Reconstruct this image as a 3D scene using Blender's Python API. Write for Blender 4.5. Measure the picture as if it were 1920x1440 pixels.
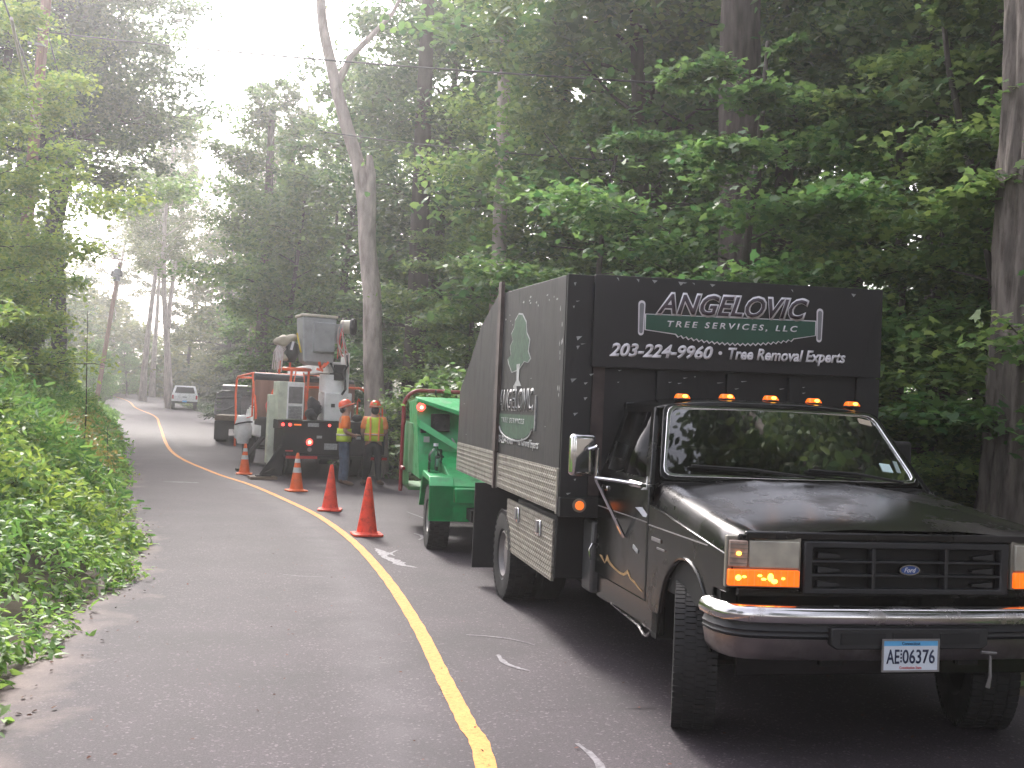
import bpy, bmesh, math, random
import numpy as np
from mathutils import Vector, Matrix, Euler
PI = math.pi; rad = math.radians
for o in list(bpy.data.objects): bpy.data.objects.remove(o)
scene = bpy.context.scene; COL = scene.collection
# ------------------------------------------------------------------ camera, world, sun, exposure
cam = bpy.data.cameras.new('camera'); camo = bpy.data.objects.new('camera', cam); COL.objects.link(camo)
cam.sensor_width = 36; cam.lens = 1950/1920*36; cam.clip_start = .1; cam.clip_end = 2000
camo.location = (0, 0, 1.739)
camo.rotation_euler = (Matrix.Rotation(rad(90)+.0247, 4, 'X') @ Matrix.Rotation(.0418, 4, 'Z')).to_euler()
scene.camera = camo
SUN_EL, SUN_AZ = rad(38), rad(-22)      # azimuth from +Y towards +X
w = bpy.data.worlds.new('World'); scene.world = w; w.use_nodes = True
nt = w.node_tree; bg = nt.nodes['Background']
sky = nt.nodes.new('ShaderNodeTexSky'); sky.sky_type = 'NISHITA'; sky.sun_disc = False
sky.sun_elevation = SUN_EL; sky.sun_rotation = SUN_AZ; sky.air_density = 1.6; sky.dust_density = 4.0; sky.ozone_density = 1.0
hs = nt.nodes.new('ShaderNodeHueSaturation'); hs.inputs['Saturation'].default_value = .28; hs.inputs['Value'].default_value = 1.0
nt.links.new(sky.outputs[0], hs.inputs['Color']); mt = nt.nodes.new('ShaderNodeMix'); mt.data_type = 'RGBA'; mt.blend_type = 'MULTIPLY'; mt.inputs[0].default_value = 1; mt.inputs[7].default_value = (1,.955,1,1); nt.links.new(hs.outputs[0], mt.inputs[6]); nt.links.new(mt.outputs[2], bg.inputs[0]); bg.inputs[1].default_value = .15
sl = bpy.data.lights.new('sun', 'SUN'); sl.energy = 1.5; sl.angle = rad(12); sl.color = (1, .955, .88)
slo = bpy.data.objects.new('sun', sl); COL.objects.link(slo)
sd = Vector((math.sin(SUN_AZ)*math.cos(SUN_EL), math.cos(SUN_AZ)*math.cos(SUN_EL), math.sin(SUN_EL)))
slo.rotation_euler = sd.to_track_quat('Z', 'Y').to_euler()
vs = scene.view_settings; vs.view_transform = 'Standard'; vs.look = 'None'; vs.gamma = 1; vs.use_curve_mapping = False; vs.exposure = 1.85
cy = scene.cycles; cy.max_bounces = 8; cy.diffuse_bounces = 4; cy.glossy_bounces = 3; cy.transmission_bounces = 5; cy.transparent_max_bounces = 12
cy.volume_bounces = 1; cy.use_denoising = True; cy.caustics_reflective = False; cy.caustics_refractive = False; cy.sample_clamp_indirect = 6

# ------------------------------------------------------------------ helpers
def tag(o, label=None, cat=None, group=None, kind=None):
    if label: o['label'] = label
    if cat: o['category'] = cat
    if group: o['group'] = group
    if kind: o['kind'] = kind
    return o
def thing(name, label, cat, loc=(0, 0, 0), rz=0, group=None):
    o = bpy.data.objects.new(name, None); COL.objects.link(o); o.location = loc; o.rotation_euler = (0, 0, rz)
    o.empty_display_size = .2
    return tag(o, label, cat, group)
def copy_tree(o, parent=None):
    c = o.copy(); COL.objects.link(c); c.parent = parent
    for ch in list(o.children): copy_tree(ch, c)
    return c

def M(name, col, rough=.5, metal=0., var=.15, scale=6., bump=0., bscale=80., emis=None, estr=0., coat=0., dirt=None, dscale=2., damt=.4, spec=.5, stretch=None):
    m = bpy.data.materials.new(name); m.use_nodes = True; t = m.node_tree; N, L = t.nodes, t.links
    b = N['Principled BSDF']; b.inputs['Roughness'].default_value = rough; b.inputs['Metallic'].default_value = metal
    b.inputs['Coat Weight'].default_value = coat; b.inputs['Specular IOR Level'].default_value = spec
    tc = N.new('ShaderNodeTexCoord'); vec = tc.outputs['Object']
    if stretch:
        mp = N.new('ShaderNodeMapping'); mp.inputs['Scale'].default_value = stretch; L.new(vec, mp.inputs[0]); vec = mp.outputs[0]
    n = N.new('ShaderNodeTexNoise'); n.inputs['Scale'].default_value = scale; n.inputs['Detail'].default_value = 5; L.new(vec, n.inputs[0])
    cr = N.new('ShaderNodeValToRGB'); cr.color_ramp.elements[0].position = .32; cr.color_ramp.elements[1].position = .68
    cr.color_ramp.elements[0].color = [c*(1-var) for c in col]+[1]; cr.color_ramp.elements[1].color = [min(1, c*(1+var)) for c in col]+[1]
    L.new(n.outputs[0], cr.inputs[0]); out = cr.outputs[0]
    if dirt:
        n2 = N.new('ShaderNodeTexNoise'); n2.inputs['Scale'].default_value = dscale; n2.inputs['Detail'].default_value = 8; n2.inputs['Roughness'].default_value = .65; L.new(vec, n2.inputs[0])
        r2 = N.new('ShaderNodeValToRGB'); r2.color_ramp.elements[0].position = .5; r2.color_ramp.elements[1].position = .72
        r2.color_ramp.elements[1].color = (damt, damt, damt, 1); L.new(n2.outputs[0], r2.inputs[0])
        mx = N.new('ShaderNodeMix'); mx.data_type = 'RGBA'; L.new(r2.outputs[0], mx.inputs[0]); L.new(out, mx.inputs[6]); mx.inputs[7].default_value = list(dirt)+[1]; out = mx.outputs[2]
        ra = N.new('ShaderNodeMath'); ra.operation = 'MULTIPLY_ADD'; ra.inputs[1].default_value = .5; ra.inputs[2].default_value = rough; L.new(r2.outputs[0], ra.inputs[0]); L.new(ra.outputs[0], b.inputs['Roughness'])
    L.new(out, b.inputs['Base Color'])
    if bump:
        nb = N.new('ShaderNodeTexNoise'); nb.inputs['Scale'].default_value = bscale; nb.inputs['Detail'].default_value = 6; L.new(vec, nb.inputs[0])
        bm = N.new('ShaderNodeBump'); bm.inputs['Strength'].default_value = bump; bm.inputs['Distance'].default_value = .02; L.new(nb.outputs[0], bm.inputs['Height']); L.new(bm.outputs[0], b.inputs['Normal'])
    if emis:
        b.inputs['Emission Color'].default_value = list(emis)+[1]; b.inputs['Emission Strength'].default_value = estr
    return m
def leafmat(name, dark, light, trans=.35, rough=.5):
    m = bpy.data.materials.new(name); m.use_nodes = True; t = m.node_tree; N, L = t.nodes, t.links
    b = N['Principled BSDF']; b.inputs['Roughness'].default_value = rough; b.inputs['Specular IOR Level'].default_value = .35
    g = N.new('ShaderNodeNewGeometry'); cr = N.new('ShaderNodeValToRGB'); oi = N.new('ShaderNodeObjectInfo')
    cr.color_ramp.elements[0].color = list(dark)+[1]; cr.color_ramp.elements[1].color = list(light)+[1]
    e = cr.color_ramp.elements.new(.96); e.color = (light[0]*1.5, light[1]*1.15, light[2], 1)
    cr.color_ramp.elements[1].position = .9
    L.new(g.outputs['Random Per Island'], cr.inputs[0])
    h = N.new('ShaderNodeHueSaturation'); L.new(cr.outputs[0], h.inputs['Color'])
    ma = N.new('ShaderNodeMapRange'); ma.inputs[3].default_value = .475; ma.inputs[4].default_value = .515; L.new(oi.outputs['Random'], ma.inputs[0]); L.new(ma.outputs[0], h.inputs['Hue'])
    mb = N.new('ShaderNodeMapRange'); mb.inputs[3].default_value = 1.18; mb.inputs[4].default_value = .8; L.new(oi.outputs['Random'], mb.inputs[0]); L.new(mb.outputs[0], h.inputs['Value'])
    L.new(h.outputs[0], b.inputs['Base Color'])
    tr = N.new('ShaderNodeBsdfTranslucent'); h2 = N.new('ShaderNodeHueSaturation'); h2.inputs['Hue'].default_value = .485; h2.inputs['Value'].default_value = 1.9; h2.inputs['Saturation'].default_value = 1.1
    L.new(h.outputs[0], h2.inputs['Color']); L.new(h2.outputs[0], tr.inputs[0])
    mx = N.new('ShaderNodeMixShader'); mx.inputs[0].default_value = trans; L.new(b.outputs[0], mx.inputs[1]); L.new(tr.outputs[0], mx.inputs[2])
    L.new(mx.outputs[0], N['Material Output'].inputs['Surface'])
    return m
def glassmat(name, tint, rough=.02):
    m = bpy.data.materials.new(name); m.use_nodes = True; t = m.node_tree; N, L = t.nodes, t.links
    N.remove(N['Principled BSDF'])
    tr = N.new('ShaderNodeBsdfTransparent'); tr.inputs[0].default_value = list(tint)+[1]
    gl = N.new('ShaderNodeBsdfGlossy'); gl.inputs['Roughness'].default_value = rough
    fr = N.new('ShaderNodeFresnel'); fr.inputs[0].default_value = 1.45
    mx = N.new('ShaderNodeMixShader'); L.new(fr.outputs[0], mx.inputs[0]); L.new(tr.outputs[0], mx.inputs[1]); L.new(gl.outputs[0], mx.inputs[2])
    L.new(mx.outputs[0], N['Material Output'].inputs['Surface']); return m

class MB:
    def __init__(s): s.v = []; s.f = []; s.m = []; s.mi = 0
    def add(s, vs, fs):
        n = len(s.v); s.v += [tuple(p) for p in vs]
        for f in fs: s.f.append(tuple(i+n for i in f)); s.m.append(s.mi)
        return s
    def box(s, x0, x1, y0, y1, z0, z1):
        return s.add([(x0,y0,z0),(x1,y0,z0),(x1,y1,z0),(x0,y1,z0),(x0,y0,z1),(x1,y0,z1),(x1,y1,z1),(x0,y1,z1)],
            [(3,2,1,0),(4,5,6,7),(0,1,5,4),(1,2,6,5),(2,3,7,6),(3,0,4,7)])
    def hexa(s, p):   # 8 points: bottom 4 (ccw seen from above), top 4
        return s.add(p, [(3,2,1,0),(4,5,6,7),(0,1,5,4),(1,2,6,5),(2,3,7,6),(3,0,4,7)])
    def rbox(s, c, size, rot=(0,0,0)):
        R = Euler(rot).to_matrix(); c = Vector(c); h = [a/2 for a in size]
        ps = [R @ Vector((sx*h[0], sy*h[1], sz*h[2]))+c for sz in (-1, 1) for sx, sy in ((-1,-1),(1,-1),(1,1),(-1,1))]
        return s.hexa(ps)
    def prism(s, poly, axis, a, b):   # poly of 2D points in the other two axes (order y,z / x,z / x,y)
        def P(p, d): return {'x': (d, p[0], p[1]), 'y': (p[0], d, p[1]), 'z': (p[0], p[1], d)}[axis]
        n = len(poly); vs = [P(p, a) for p in poly]+[P(p, b) for p in poly]
        fs = [tuple(range(n)), tuple(range(2*n-1, n-1, -1))]+[(i, i+n, (i+1) % n+n, (i+1) % n) for i in range(n)]
        return s.add(vs, fs)
    def tube(s, pts, r, n=8, caps=True):
        pts = [Vector(p) for p in pts]; k = len(pts); rr = r if isinstance(r, (list, tuple, np.ndarray)) else [r]*k
        base = len(s.v); up = None; vs = []
        for i, p in enumerate(pts):
            t = (pts[min(i+1, k-1)]-pts[max(i-1, 0)])
            t = t.normalized() if t.length > 1e-9 else Vector((0, 0, 1))
            if up is None: up = t.orthogonal().normalized()
            up = (up-t*up.dot(t)); up = up.normalized() if up.length > 1e-6 else t.orthogonal().normalized()
            q = t.cross(up)
            for j in range(n):
                a = 2*PI*j/n; vs.append(p+(up*math.cos(a)+q*math.sin(a))*rr[i])
        fs = [(i*n+j, i*n+(j+1) % n, (i+1)*n+(j+1) % n, (i+1)*n+j) for i in range(k-1) for j in range(n)]
        if caps: fs += [tuple(range(n-1, -1, -1)), tuple(range((k-1)*n, k*n))]
        return s.add(vs, fs)
    def cyl(s, a, b, r0, r1=None, n=16): return s.tube([a, b], [r0, r0 if r1 is None else r1], n)
    def lathe(s, prof, c=(0,0,0), axis='z', n=24, closed=False):   # prof: (r, h)
        vs = []
        for r, h in prof:
            for j in range(n):
                a = 2*PI*j/n; x, y = r*math.cos(a), r*math.sin(a)
                p = {'z': (x, y, h), 'x': (h, x, y), 'y': (y, h, x)}[axis]
                vs.append((p[0]+c[0], p[1]+c[1], p[2]+c[2]))
        k = len(prof); fs = [(i*n+j, i*n+(j+1) % n, ((i+1) % k)*n+(j+1) % n, ((i+1) % k)*n+j) for i in range(k if closed else k-1) for j in range(n)]
        return s.add(vs, fs)
    def ell(s, c, r, n=12, m=8):
        prof = [(math.sin(PI*i/m), -math.cos(PI*i/m)) for i in range(m+1)]
        vs = []
        for a, h in prof:
            for j in range(n): vs.append((c[0]+r[0]*a*math.cos(2*PI*j/n), c[1]+r[1]*a*math.sin(2*PI*j/n), c[2]+r[2]*h))
        return s.add(vs, [(i*n+j, i*n+(j+1) % n, (i+1)*n+(j+1) % n, (i+1)*n+j) for i in range(m) for j in range(n)])
    def grid(s, f, nu, nv):   # f(i/nu, j/nv)
        vs = [f(i/nu, j/nv) for i in range(nu+1) for j in range(nv+1)]
        return s.add(vs, [(i*(nv+1)+j, (i+1)*(nv+1)+j, (i+1)*(nv+1)+j+1, i*(nv+1)+j+1) for i in range(nu) for j in range(nv)])
    def ring(s, outer, inner, th):   # frame between two matching polygons, thickened along th
        n = len(outer); th = Vector(th); o = [Vector(p) for p in outer]; q = [Vector(p) for p in inner]
        vs = o+q+[p+th for p in o]+[p+th for p in q]; fs = []
        for i in range(n):
            j = (i+1) % n
            fs += [(i, j, n+j, n+i), (2*n+i, 3*n+i, 3*n+j, 2*n+j), (i, 2*n+i, 2*n+j, j), (n+i, n+j, 3*n+j, 3*n+i)]
        return s.add(vs, fs)
    def build(s, name, mats, parent=None, bevel=0, smooth=True, seg=2, ang=35, solid=0, sub=0):
        me = bpy.data.meshes.new(name); me.from_pydata(s.v, [], s.f)
        mats = mats if isinstance(mats, (list, tuple)) else [mats]
        for m in mats: me.materials.append(m)
        if len(mats) > 1: me.polygons.foreach_set('material_index', s.m)
        bm = bmesh.new(); bm.from_mesh(me); bmesh.ops.remove_doubles(bm, verts=bm.verts, dist=1e-5); bmesh.ops.recalc_face_normals(bm, faces=bm.faces); bm.to_mesh(me); bm.free()
        if smooth:
            me.polygons.foreach_set('use_smooth', [True]*len(me.polygons)); me.set_sharp_from_angle(angle=rad(ang))
        o = bpy.data.objects.new(name, me); COL.objects.link(o)
        if parent: o.parent = parent
        if solid:
            k = o.modifiers.new('s', 'SOLIDIFY'); k.thickness = solid; k.offset = -1
        if sub:
            k = o.modifiers.new('u', 'SUBSURF'); k.levels = sub; k.render_levels = sub
        if bevel:
            b = o.modifiers.new('b', 'BEVEL'); b.width = bevel; b.segments = seg; b.limit_method = 'ANGLE'; b.angle_limit = rad(30)
        return o
def text_mesh(name, body, m, parent, box, plane='front', pos=0, bold=0., shear=0., space=1., th=.0015, lift=0.):
    """box = (a0, a1, z0, z1) in panel axes; plane 'front' faces -Y at y=pos, 'left' faces -X at x=pos (a runs towards -Y)."""
    cu = bpy.data.curves.new(name, 'FONT'); cu.body = body; cu.size = 1; cu.offset = bold; cu.shear = shear; cu.space_character = space; cu.extrude = 0; cu.resolution_u = 3
    o = bpy.data.objects.new(name, cu); COL.objects.link(o)
    dg = bpy.context.evaluated_depsgraph_get(); me = bpy.data.meshes.new_from_object(o.evaluated_get(dg))
    bpy.data.objects.remove(o); co = np.empty(len(me.vertices)*3); me.vertices.foreach_get('co', co); co = co.reshape(-1, 3)
    lo, hi = co.min(0), co.max(0); u = (co[:, 0]-lo[0])/(hi[0]-lo[0]); v = (co[:, 1]-lo[1])/(hi[1]-lo[1])
    a = box[0]+u*(box[1]-box[0]); z = box[2]+v*(box[3]-box[2]); out = np.empty_like(co); out[:, 2] = z
    if plane == 'front': out[:, 0] = a; out[:, 1] = pos-lift
    else: out[:, 0] = pos-lift; out[:, 1] = a
    me.vertices.foreach_set('co', out.ravel()); me.materials.clear(); me.materials.append(m); me.update()
    ob = bpy.data.objects.new(name, me); COL.objects.link(ob); ob.parent = parent
    k = ob.modifiers.new('s', 'SOLIDIFY'); k.thickness = th; k.offset = 0
    return ob

# ------------------------------------------------------------------ materials
m_paint = M('black_paint', (.003,.0034,.003), .18, var=.1, coat=.0, spec=.42, dirt=(.012,.011,.010), dscale=3, damt=.35)
m_hood = M('faded_black_paint', (.004,.0036,.0042), .24, var=.3, coat=.0, spec=.5, scale=3, dirt=(.02,.0165,.019), dscale=2.2, damt=.6)
m_box = M('black_plywood', (.0055,.0056,.0068), .62, var=.2, scale=4, bump=.12, bscale=25, dirt=(.022,.022,.022), dscale=5, damt=.4, stretch=(1,1,.4))
m_sign = M('black_sign_vinyl', (.0055,.0048,.007), .5, var=.05)
m_seam = M('dark_seam', (.01,.01,.011), .7)
m_under = M('chassis_black', (.006,.006,.006), .75, var=.3)
m_rubber = M('tyre_rubber', (.012,.012,.013), .75, var=.2, scale=12, dirt=(.03,.028,.027), dscale=5, damt=.5)
m_plast = M('grey_black_plastic', (.016,.0165,.019), .5, var=.1)
m_chrome = M('worn_chrome', (.58,.57,.58), .14, 1, var=.08, dirt=(.2,.16,.13), dscale=7, damt=.55)
m_chrome2 = M('mirror_chrome', (.75,.75,.76), .07, 1, var=.03)
m_alu = M('aluminium', (.5,.48,.45), .38, 1, var=.15, scale=20)
m_white = M('white_print', (.72,.70,.74), .5, var=.04)
m_greyw = M('faded_white_print', (.33,.34,.34), .6, var=.3, scale=30)
m_mauve = M('dark_mauve_print', (.05,.036,.05), .5, var=.25, scale=3)
m_greenp = M('dark_green_print', (.014,.072,.045), .5, var=.1)
m_greenf = M('faded_green_print', (.03,.075,.045), .6, var=.35, scale=18)
m_amber = M('amber_lens', (.75,.16,.015), .25, emis=(1,.14,.008), estr=.33, var=.2, scale=30)
m_amberhot = M('amber_bulb_glow', (1,.6,.1), .3, emis=(1,.42,.04), estr=2.6)
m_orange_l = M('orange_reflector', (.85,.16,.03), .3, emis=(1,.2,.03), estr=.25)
m_head = M('cloudy_headlight', (.42,.40,.34), .22, var=.22, scale=9, coat=.6)
m_clearamb = M('clear_corner_lens', (.38,.27,.22), .2, var=.3, scale=20, coat=.5)
m_tan = M('tan_trim', (.2,.185,.15), .45, var=.2)
m_glass = glassmat('dark_windscreen_glass', (.16,.17,.17))
m_glass2 = glassmat('side_window_glass', (.09,.10,.10), .04)
m_blue = M('oval_blue', (.02,.06,.22), .3, coat=.5)
m_plate = M('plate_white', (.62,.68,.76), .35, var=.03)
m_plateb = M('plate_blue', (.12,.42,.75), .35, var=.1)
m_platet = M('plate_digits', (.012,.02,.06), .5)
m_red = M('red_lens', (.6,.02,.02), .25, emis=(1,.05,.04), estr=1.6)
m_redhot = M('red_bulb_glow', (1,.3,.1), .3, emis=(1,.22,.08), estr=8)
m_red_off = M('red_reflector', (.5,.03,.03), .3)
m_green = M('green_machine_paint', (.018,.36,.105), .38, var=.1, coat=.2, dirt=(.05,.12,.06), dscale=5, damt=.65)
m_green2 = M('dull_green_paint', (.06,.2,.075), .5, var=.2, dirt=(.1,.13,.07), damt=.5)
m_barred = M('maroon_bar_paint', (.24,.016,.024), .45, var=.15)
m_wheelw = M('pale_grey_rim', (.3,.29,.27), .5, var=.2, dirt=(.12,.1,.08), damt=.6, dscale=8)
m_orange = M('orange_bar_paint', (.85,.13,.04), .45, var=.15, dirt=(.3,.12,.08), damt=.5, dscale=5)
m_wcab = M('white_machine_paint', (.85,.85,.84), .42, var=.06, dirt=(.35,.33,.3), damt=.4)
m_bucket = M('grey_fibreglass', (.34,.345,.355), .5, var=.08, dirt=(.1,.1,.1), damt=.4)
m_cream = M('cream_rim', (.55,.5,.4), .5)
m_palegreen = M('pale_green_paint', (.58,.62,.5), .5, var=.1, dirt=(.2,.18,.14), damt=.6)
m_ply = M('brown_plywood', (.3,.19,.145), .7, var=.2, scale=5, stretch=(1,1,.2), dirt=(.12,.08,.07))
m_tarp = M('dark_tarp', (.04,.042,.048), .5, var=.2, bump=.5, bscale=9)
m_canvas = M('beige_canvas', (.45,.4,.31), .8, var=.15, bump=.5, bscale=20)
m_hose = M('red_hose', (.6,.06,.045), .45)
m_hosew = M('pale_hose', (.6,.5,.48), .45)
m_yellow_s = M('yellow_strap', (.65,.5,.05), .6)
m_wood = M('weathered_wood', (.16,.115,.08), .8, var=.3, scale=5, stretch=(1,8,8))
m_grey = M('grey_metal', (.22,.21,.21), .5, metal=.3, var=.2, dirt=(.12,.1,.09))
m_conered = M('faded_cone_red', (.85,.075,.035), .6, var=.12, scale=7, dirt=(.22,.035,.03), dscale=9, damt=.8)
m_coneor = M('orange_cone', (.85,.15,.03), .55, var=.08, scale=7, dirt=(.35,.08,.04), dscale=9, damt=.5)
m_band = M('reflective_band', (.62,.62,.6), .45, var=.1, dirt=(.3,.28,.26), damt=.5, dscale=12)
m_bark = M('furrowed_bark', (.125,.108,.095), .9, var=.45, scale=7, bump=1.0, bscale=16, stretch=(1.6,1.6,.28), dirt=(.035,.027,.022), dscale=11, damt=.9)
m_barkd = M('dark_bark', (.052,.044,.038), .9, var=.35, scale=8, bump=.8, bscale=20, stretch=(1,1,.25))
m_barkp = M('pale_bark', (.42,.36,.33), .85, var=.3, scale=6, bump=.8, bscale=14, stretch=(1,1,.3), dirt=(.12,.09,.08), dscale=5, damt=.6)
L_none = None
m_barkt = M('grey_brown_bark', (.075,.06,.055), .9, var=.4, scale=7, bump=.9, bscale=16, stretch=(1.6,1.6,.28), dirt=(.04,.032,.03), dscale=9, damt=.7)
m_pole = M('pole_wood', (.26,.155,.12), .85, var=.25, scale=8, stretch=(4,4,.3), dirt=(.1,.06,.05))
m_wire = M('wire_black', (.03,.03,.03), .5)
L_maple = leafmat('maple_leaves', (.042,.11,.042), (.095,.20,.075), .45)
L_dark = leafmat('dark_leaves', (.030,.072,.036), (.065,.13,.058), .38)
L_light = leafmat('yellow_green_leaves', (.075,.17,.05), (.15,.27,.08), .45)
L_far = leafmat('far_leaves', (.05,.09,.035), (.10,.15,.055), .4)
L_pine = leafmat('conifer_needles', (.022,.05,.025), (.045,.085,.04), .15, .8)
L_weed = leafmat('weed_leaves', (.065,.17,.05), (.13,.28,.09), .4)
L_shrub = leafmat('shrub_leaves', (.065,.16,.05), (.15,.28,.08), .42)
L_dry = leafmat('dry_weed_leaves', (.10,.15,.045), (.19,.22,.08), .3)

# ------------------------------------------------------------------ terrain and road
def gz(Y):
    if Y < 25: return 0.
    if Y > 118: return .84*(93/52)**1.3
    return .84*((Y-25)/52)**1.3
CL = [(1.1,-40),(.75,-15),(.42,-2),(.2,2.2),(-.05,5.1),(-.17,5.76),(-.37,6.76),(-.69,8.36),(-1.22,10.62),(-1.93,13.16),(-2.81,15.72),(-3.78,18.0),(-5.17,21.0),(-6.97,24.4),(-10.31,31.76),(-16.07,47.82),(-20.5,60),(-26.31,73.08),(-33.2,90),(-42.0,108.08),(-53,128),(-72,150),(-95,165)]
LE = [(-1.7,-40),(-1.9,-15),(-2.15,-2),(-2.25,2.2),(-2.45,5.1),(-2.6,5.76),(-2.85,6.6),(-3.15,8.0),(-3.6,10.2),(-4.5,13.0),(-5.6,15.6),(-6.6,18.1),(-7.6,21.2),(-9.2,25.3),(-12.5,33.2),(-18.4,48.8),(-22.9,61),(-29.0,74.5),(-36,91.6),(-44.5,109.6),(-55,130),(-73.5,152),(-96,167.5)]
def spline(pts, n=6):
    P = np.array(pts, float); out = []
    for i in range(len(P)-1):
        p0, p1, p2, p3 = P[max(i-1, 0)], P[i], P[i+1], P[min(i+2, len(P)-1)]
        for k in range(n):
            t = k/n; out.append(.5*((2*p1)+(-p0+p2)*t+(2*p0-5*p1+4*p2-p3)*t*t+(-p0+3*p1-3*p2+p3)*t**3))
    out.append(P[-1]); return np.array(out)
cl = spline(CL); le = spline(LE)
tn = np.gradient(cl, axis=0); tn /= np.linalg.norm(tn, axis=1)[:, None]; nr = np.stack([tn[:, 1], -tn[:, 0]], 1)   # right-hand normal
re_ = cl+nr*3.45
def left_edge_x(y): return float(np.interp(y, le[:, 1], le[:, 0]))
def right_edge_x(y): return float(np.interp(y, re_[:, 1], re_[:, 0]))
rng = np.random.default_rng(7)
def fbm(x, y, s=1., seed=0):
    r = np.random.default_rng(seed); v = 0
    for k in range(5):
        a, b, c, d = r.uniform(-1, 1, 4); f = s*1.9**k
        v = v+np.sin(f*(x*(1+a*.5)+y*b)+c*9)*np.cos(f*(y*(1+b*.5)-x*a)+d*9)/1.7**k
    return v
def terr(x, y):
    z = gz(y); dl = left_edge_x(y)-x; dr = x-right_edge_x(y)
    if dl > 0: z += min(dl, 14)*.055+.05*min(dl/1.2, 1)*fbm(x, y, .7, 3)
    elif dr > 0: z += -.05*min(dr, 6)+min(max(dr-6, 0), 30)*.02+.06*min(dr, 1)*fbm(x, y, .6, 4)
    else: z -= .05
    return z-.01
b = MB(); gx = sorted(set(list(np.arange(-60, 60, 1.2))+[-400,-250,-150,-100,-80,80,110,160,260,400])); gy = sorted(set(list(np.arange(-30, 130, 1.2))+[-300,-120,-60,-45,145,170,200,260,340,450]))
b.v = [(x, y, terr(x, y)) for x in gx for y in gy]; ny = len(gy)
b.f = [(i*ny+j, (i+1)*ny+j, (i+1)*ny+j+1, i*ny+j+1) for i in range(len(gx)-1) for j in range(ny-1)]; b.m = [0]*len(b.f)
m_ground = M('forest_floor', (.06,.045,.03), .95, var=.5, scale=1.5, bump=.6, bscale=14, dirt=(.035,.06,.02), dscale=.8, damt=.7)
tag(b.build('ground', m_ground), kind='structure')
# road sheet with distance-to-edge attribute
NS = 26
m = bpy.data.materials.new('asphalt'); m.use_nodes = True; t = m.node_tree; N, L = t.nodes, t.links; P = N['Principled BSDF']; P.inputs['Roughness'].default_value = .8
tc = N.new('ShaderNodeTexCoord')
def noise(sc, det=4, rgh=.5, vec=None):
    n = N.new('ShaderNodeTexNoise'); n.inputs['Scale'].default_value = sc; n.inputs['Detail'].default_value = det; n.inputs['Roughness'].default_value = rgh; L.new(vec or tc.outputs['Object'], n.inputs[0]); return n.outputs[0]
def ramp(src, p0, c0, p1, c1):
    r = N.new('ShaderNodeValToRGB'); r.color_ramp.elements[0].position = p0; r.color_ramp.elements[1].position = p1
    r.color_ramp.elements[0].color = list(c0)+[1]; r.color_ramp.elements[1].color = list(c1)+[1]; L.new(src, r.inputs[0]); return r.outputs[0]
def mix(f, a, b_, mode='MIX'):
    x = N.new('ShaderNodeMix'); x.data_type = 'RGBA'; x.blend_type = mode
    for s, i in ((f, 0), (a, 6), (b_, 7)):
        if hasattr(s, 'links'): L.new(s, x.inputs[i])
        else: x.inputs[i].default_value = s if i == 0 else list(s)+[1]
    return x.outputs[2]
def mth(op, a, b_=0., c=0.):
    x = N.new('ShaderNodeMath'); x.operation = op
    for s, i in ((a, 0), (b_, 1), (c, 2)):
        if hasattr(s, 'links'): L.new(s, x.inputs[i])
        else: x.inputs[i].default_value = s
    return x.outputs[0]
base = ramp(noise(95, 6, .75), .36, (.0085,.0062,.0082), .70, (.066,.050,.062))
v = N.new('ShaderNodeTexVoronoi'); v.inputs['Scale'].default_value = 75; L.new(tc.outputs['Object'], v.inputs[0])
base = mix(ramp(v.outputs['Color'], .78, (0,0,0), .9, (.55,.55,.55)), base, (.16,.138,.148))
base = mix(1., base, ramp(noise(1.1, 5, .6), .28, (.62,.61,.63), .72, (1.25,1.2,1.22)), 'MULTIPLY')
at = N.new('ShaderNodeAttribute'); at.attribute_name = 'edge'
e = mth('MULTIPLY_ADD', noise(1.6, 6, .6), 1.3, at.outputs['Fac'])        # metres from the left edge, roughened
sand = mth('SUBTRACT', 1., mth('DIVIDE', mth('SUBTRACT', e, .5), .5)); sand = mth('MINIMUM', mth('MAXIMUM', sand, 0.), .9)
sandc = ramp(noise(60, 5, .7), .3, (.12,.09,.08), .7, (.21,.16,.145))
base = mix(ramp(noise(.45, 7, .65), .56, (0,0,0), .63, (.45,.45,.45)), base, (.022,.019,.022))
base = mix(sand, base, sandc)
# paler wheel-worn band along the line
at2 = N.new('ShaderNodeAttribute'); at2.attribute_name = 'cdist'
band = mth('MULTIPLY', mth('SUBTRACT', 1., mth('MINIMUM', mth('ABSOLUTE', mth('DIVIDE', mth('ADD', at2.outputs['Fac'], .42), .38)), 1.)), .4)
base = mix(mth('MULTIPLY', band, noise(2.2, 4)), base, (.15,.138,.148))
# thin cracks
v2 = N.new('ShaderNodeTexVoronoi'); v2.feature = 'DISTANCE_TO_EDGE'; v2.inputs['Scale'].default_value = .33
wv = N.new('ShaderNodeVectorMath'); wv.operation = 'MULTIPLY_ADD'; nv = N.new('ShaderNodeTexNoise'); nv.inputs['Scale'].default_value = 2.5; nv.inputs['Detail'].default_value = 6; L.new(tc.outputs['Object'], nv.inputs[0])
wv.inputs[1].default_value = (.9,.9,0); L.new(nv.outputs['Color'], wv.inputs[0]); L.new(tc.outputs['Object'], wv.inputs[2]); L.new(wv.outputs[0], v2.inputs[0])
base = mix(mth('MULTIPLY', ramp(v2.outputs['Distance'], .0, (1,1,1), .006, (0,0,0)), ramp(noise(.7, 3), .5, (0,0,0), .62, (.6,.6,.6))), base, (.035,.032,.033))
L.new(base, P.inputs['Base Color'])
bp = N.new('ShaderNodeBump'); bp.inputs['Strength'].default_value = .55; bp.inputs['Distance'].default_value = .006; L.new(noise(120, 4, .7), bp.inputs['Height']); L.new(bp.outputs[0], P.inputs['Normal'])
m_road = m
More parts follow.
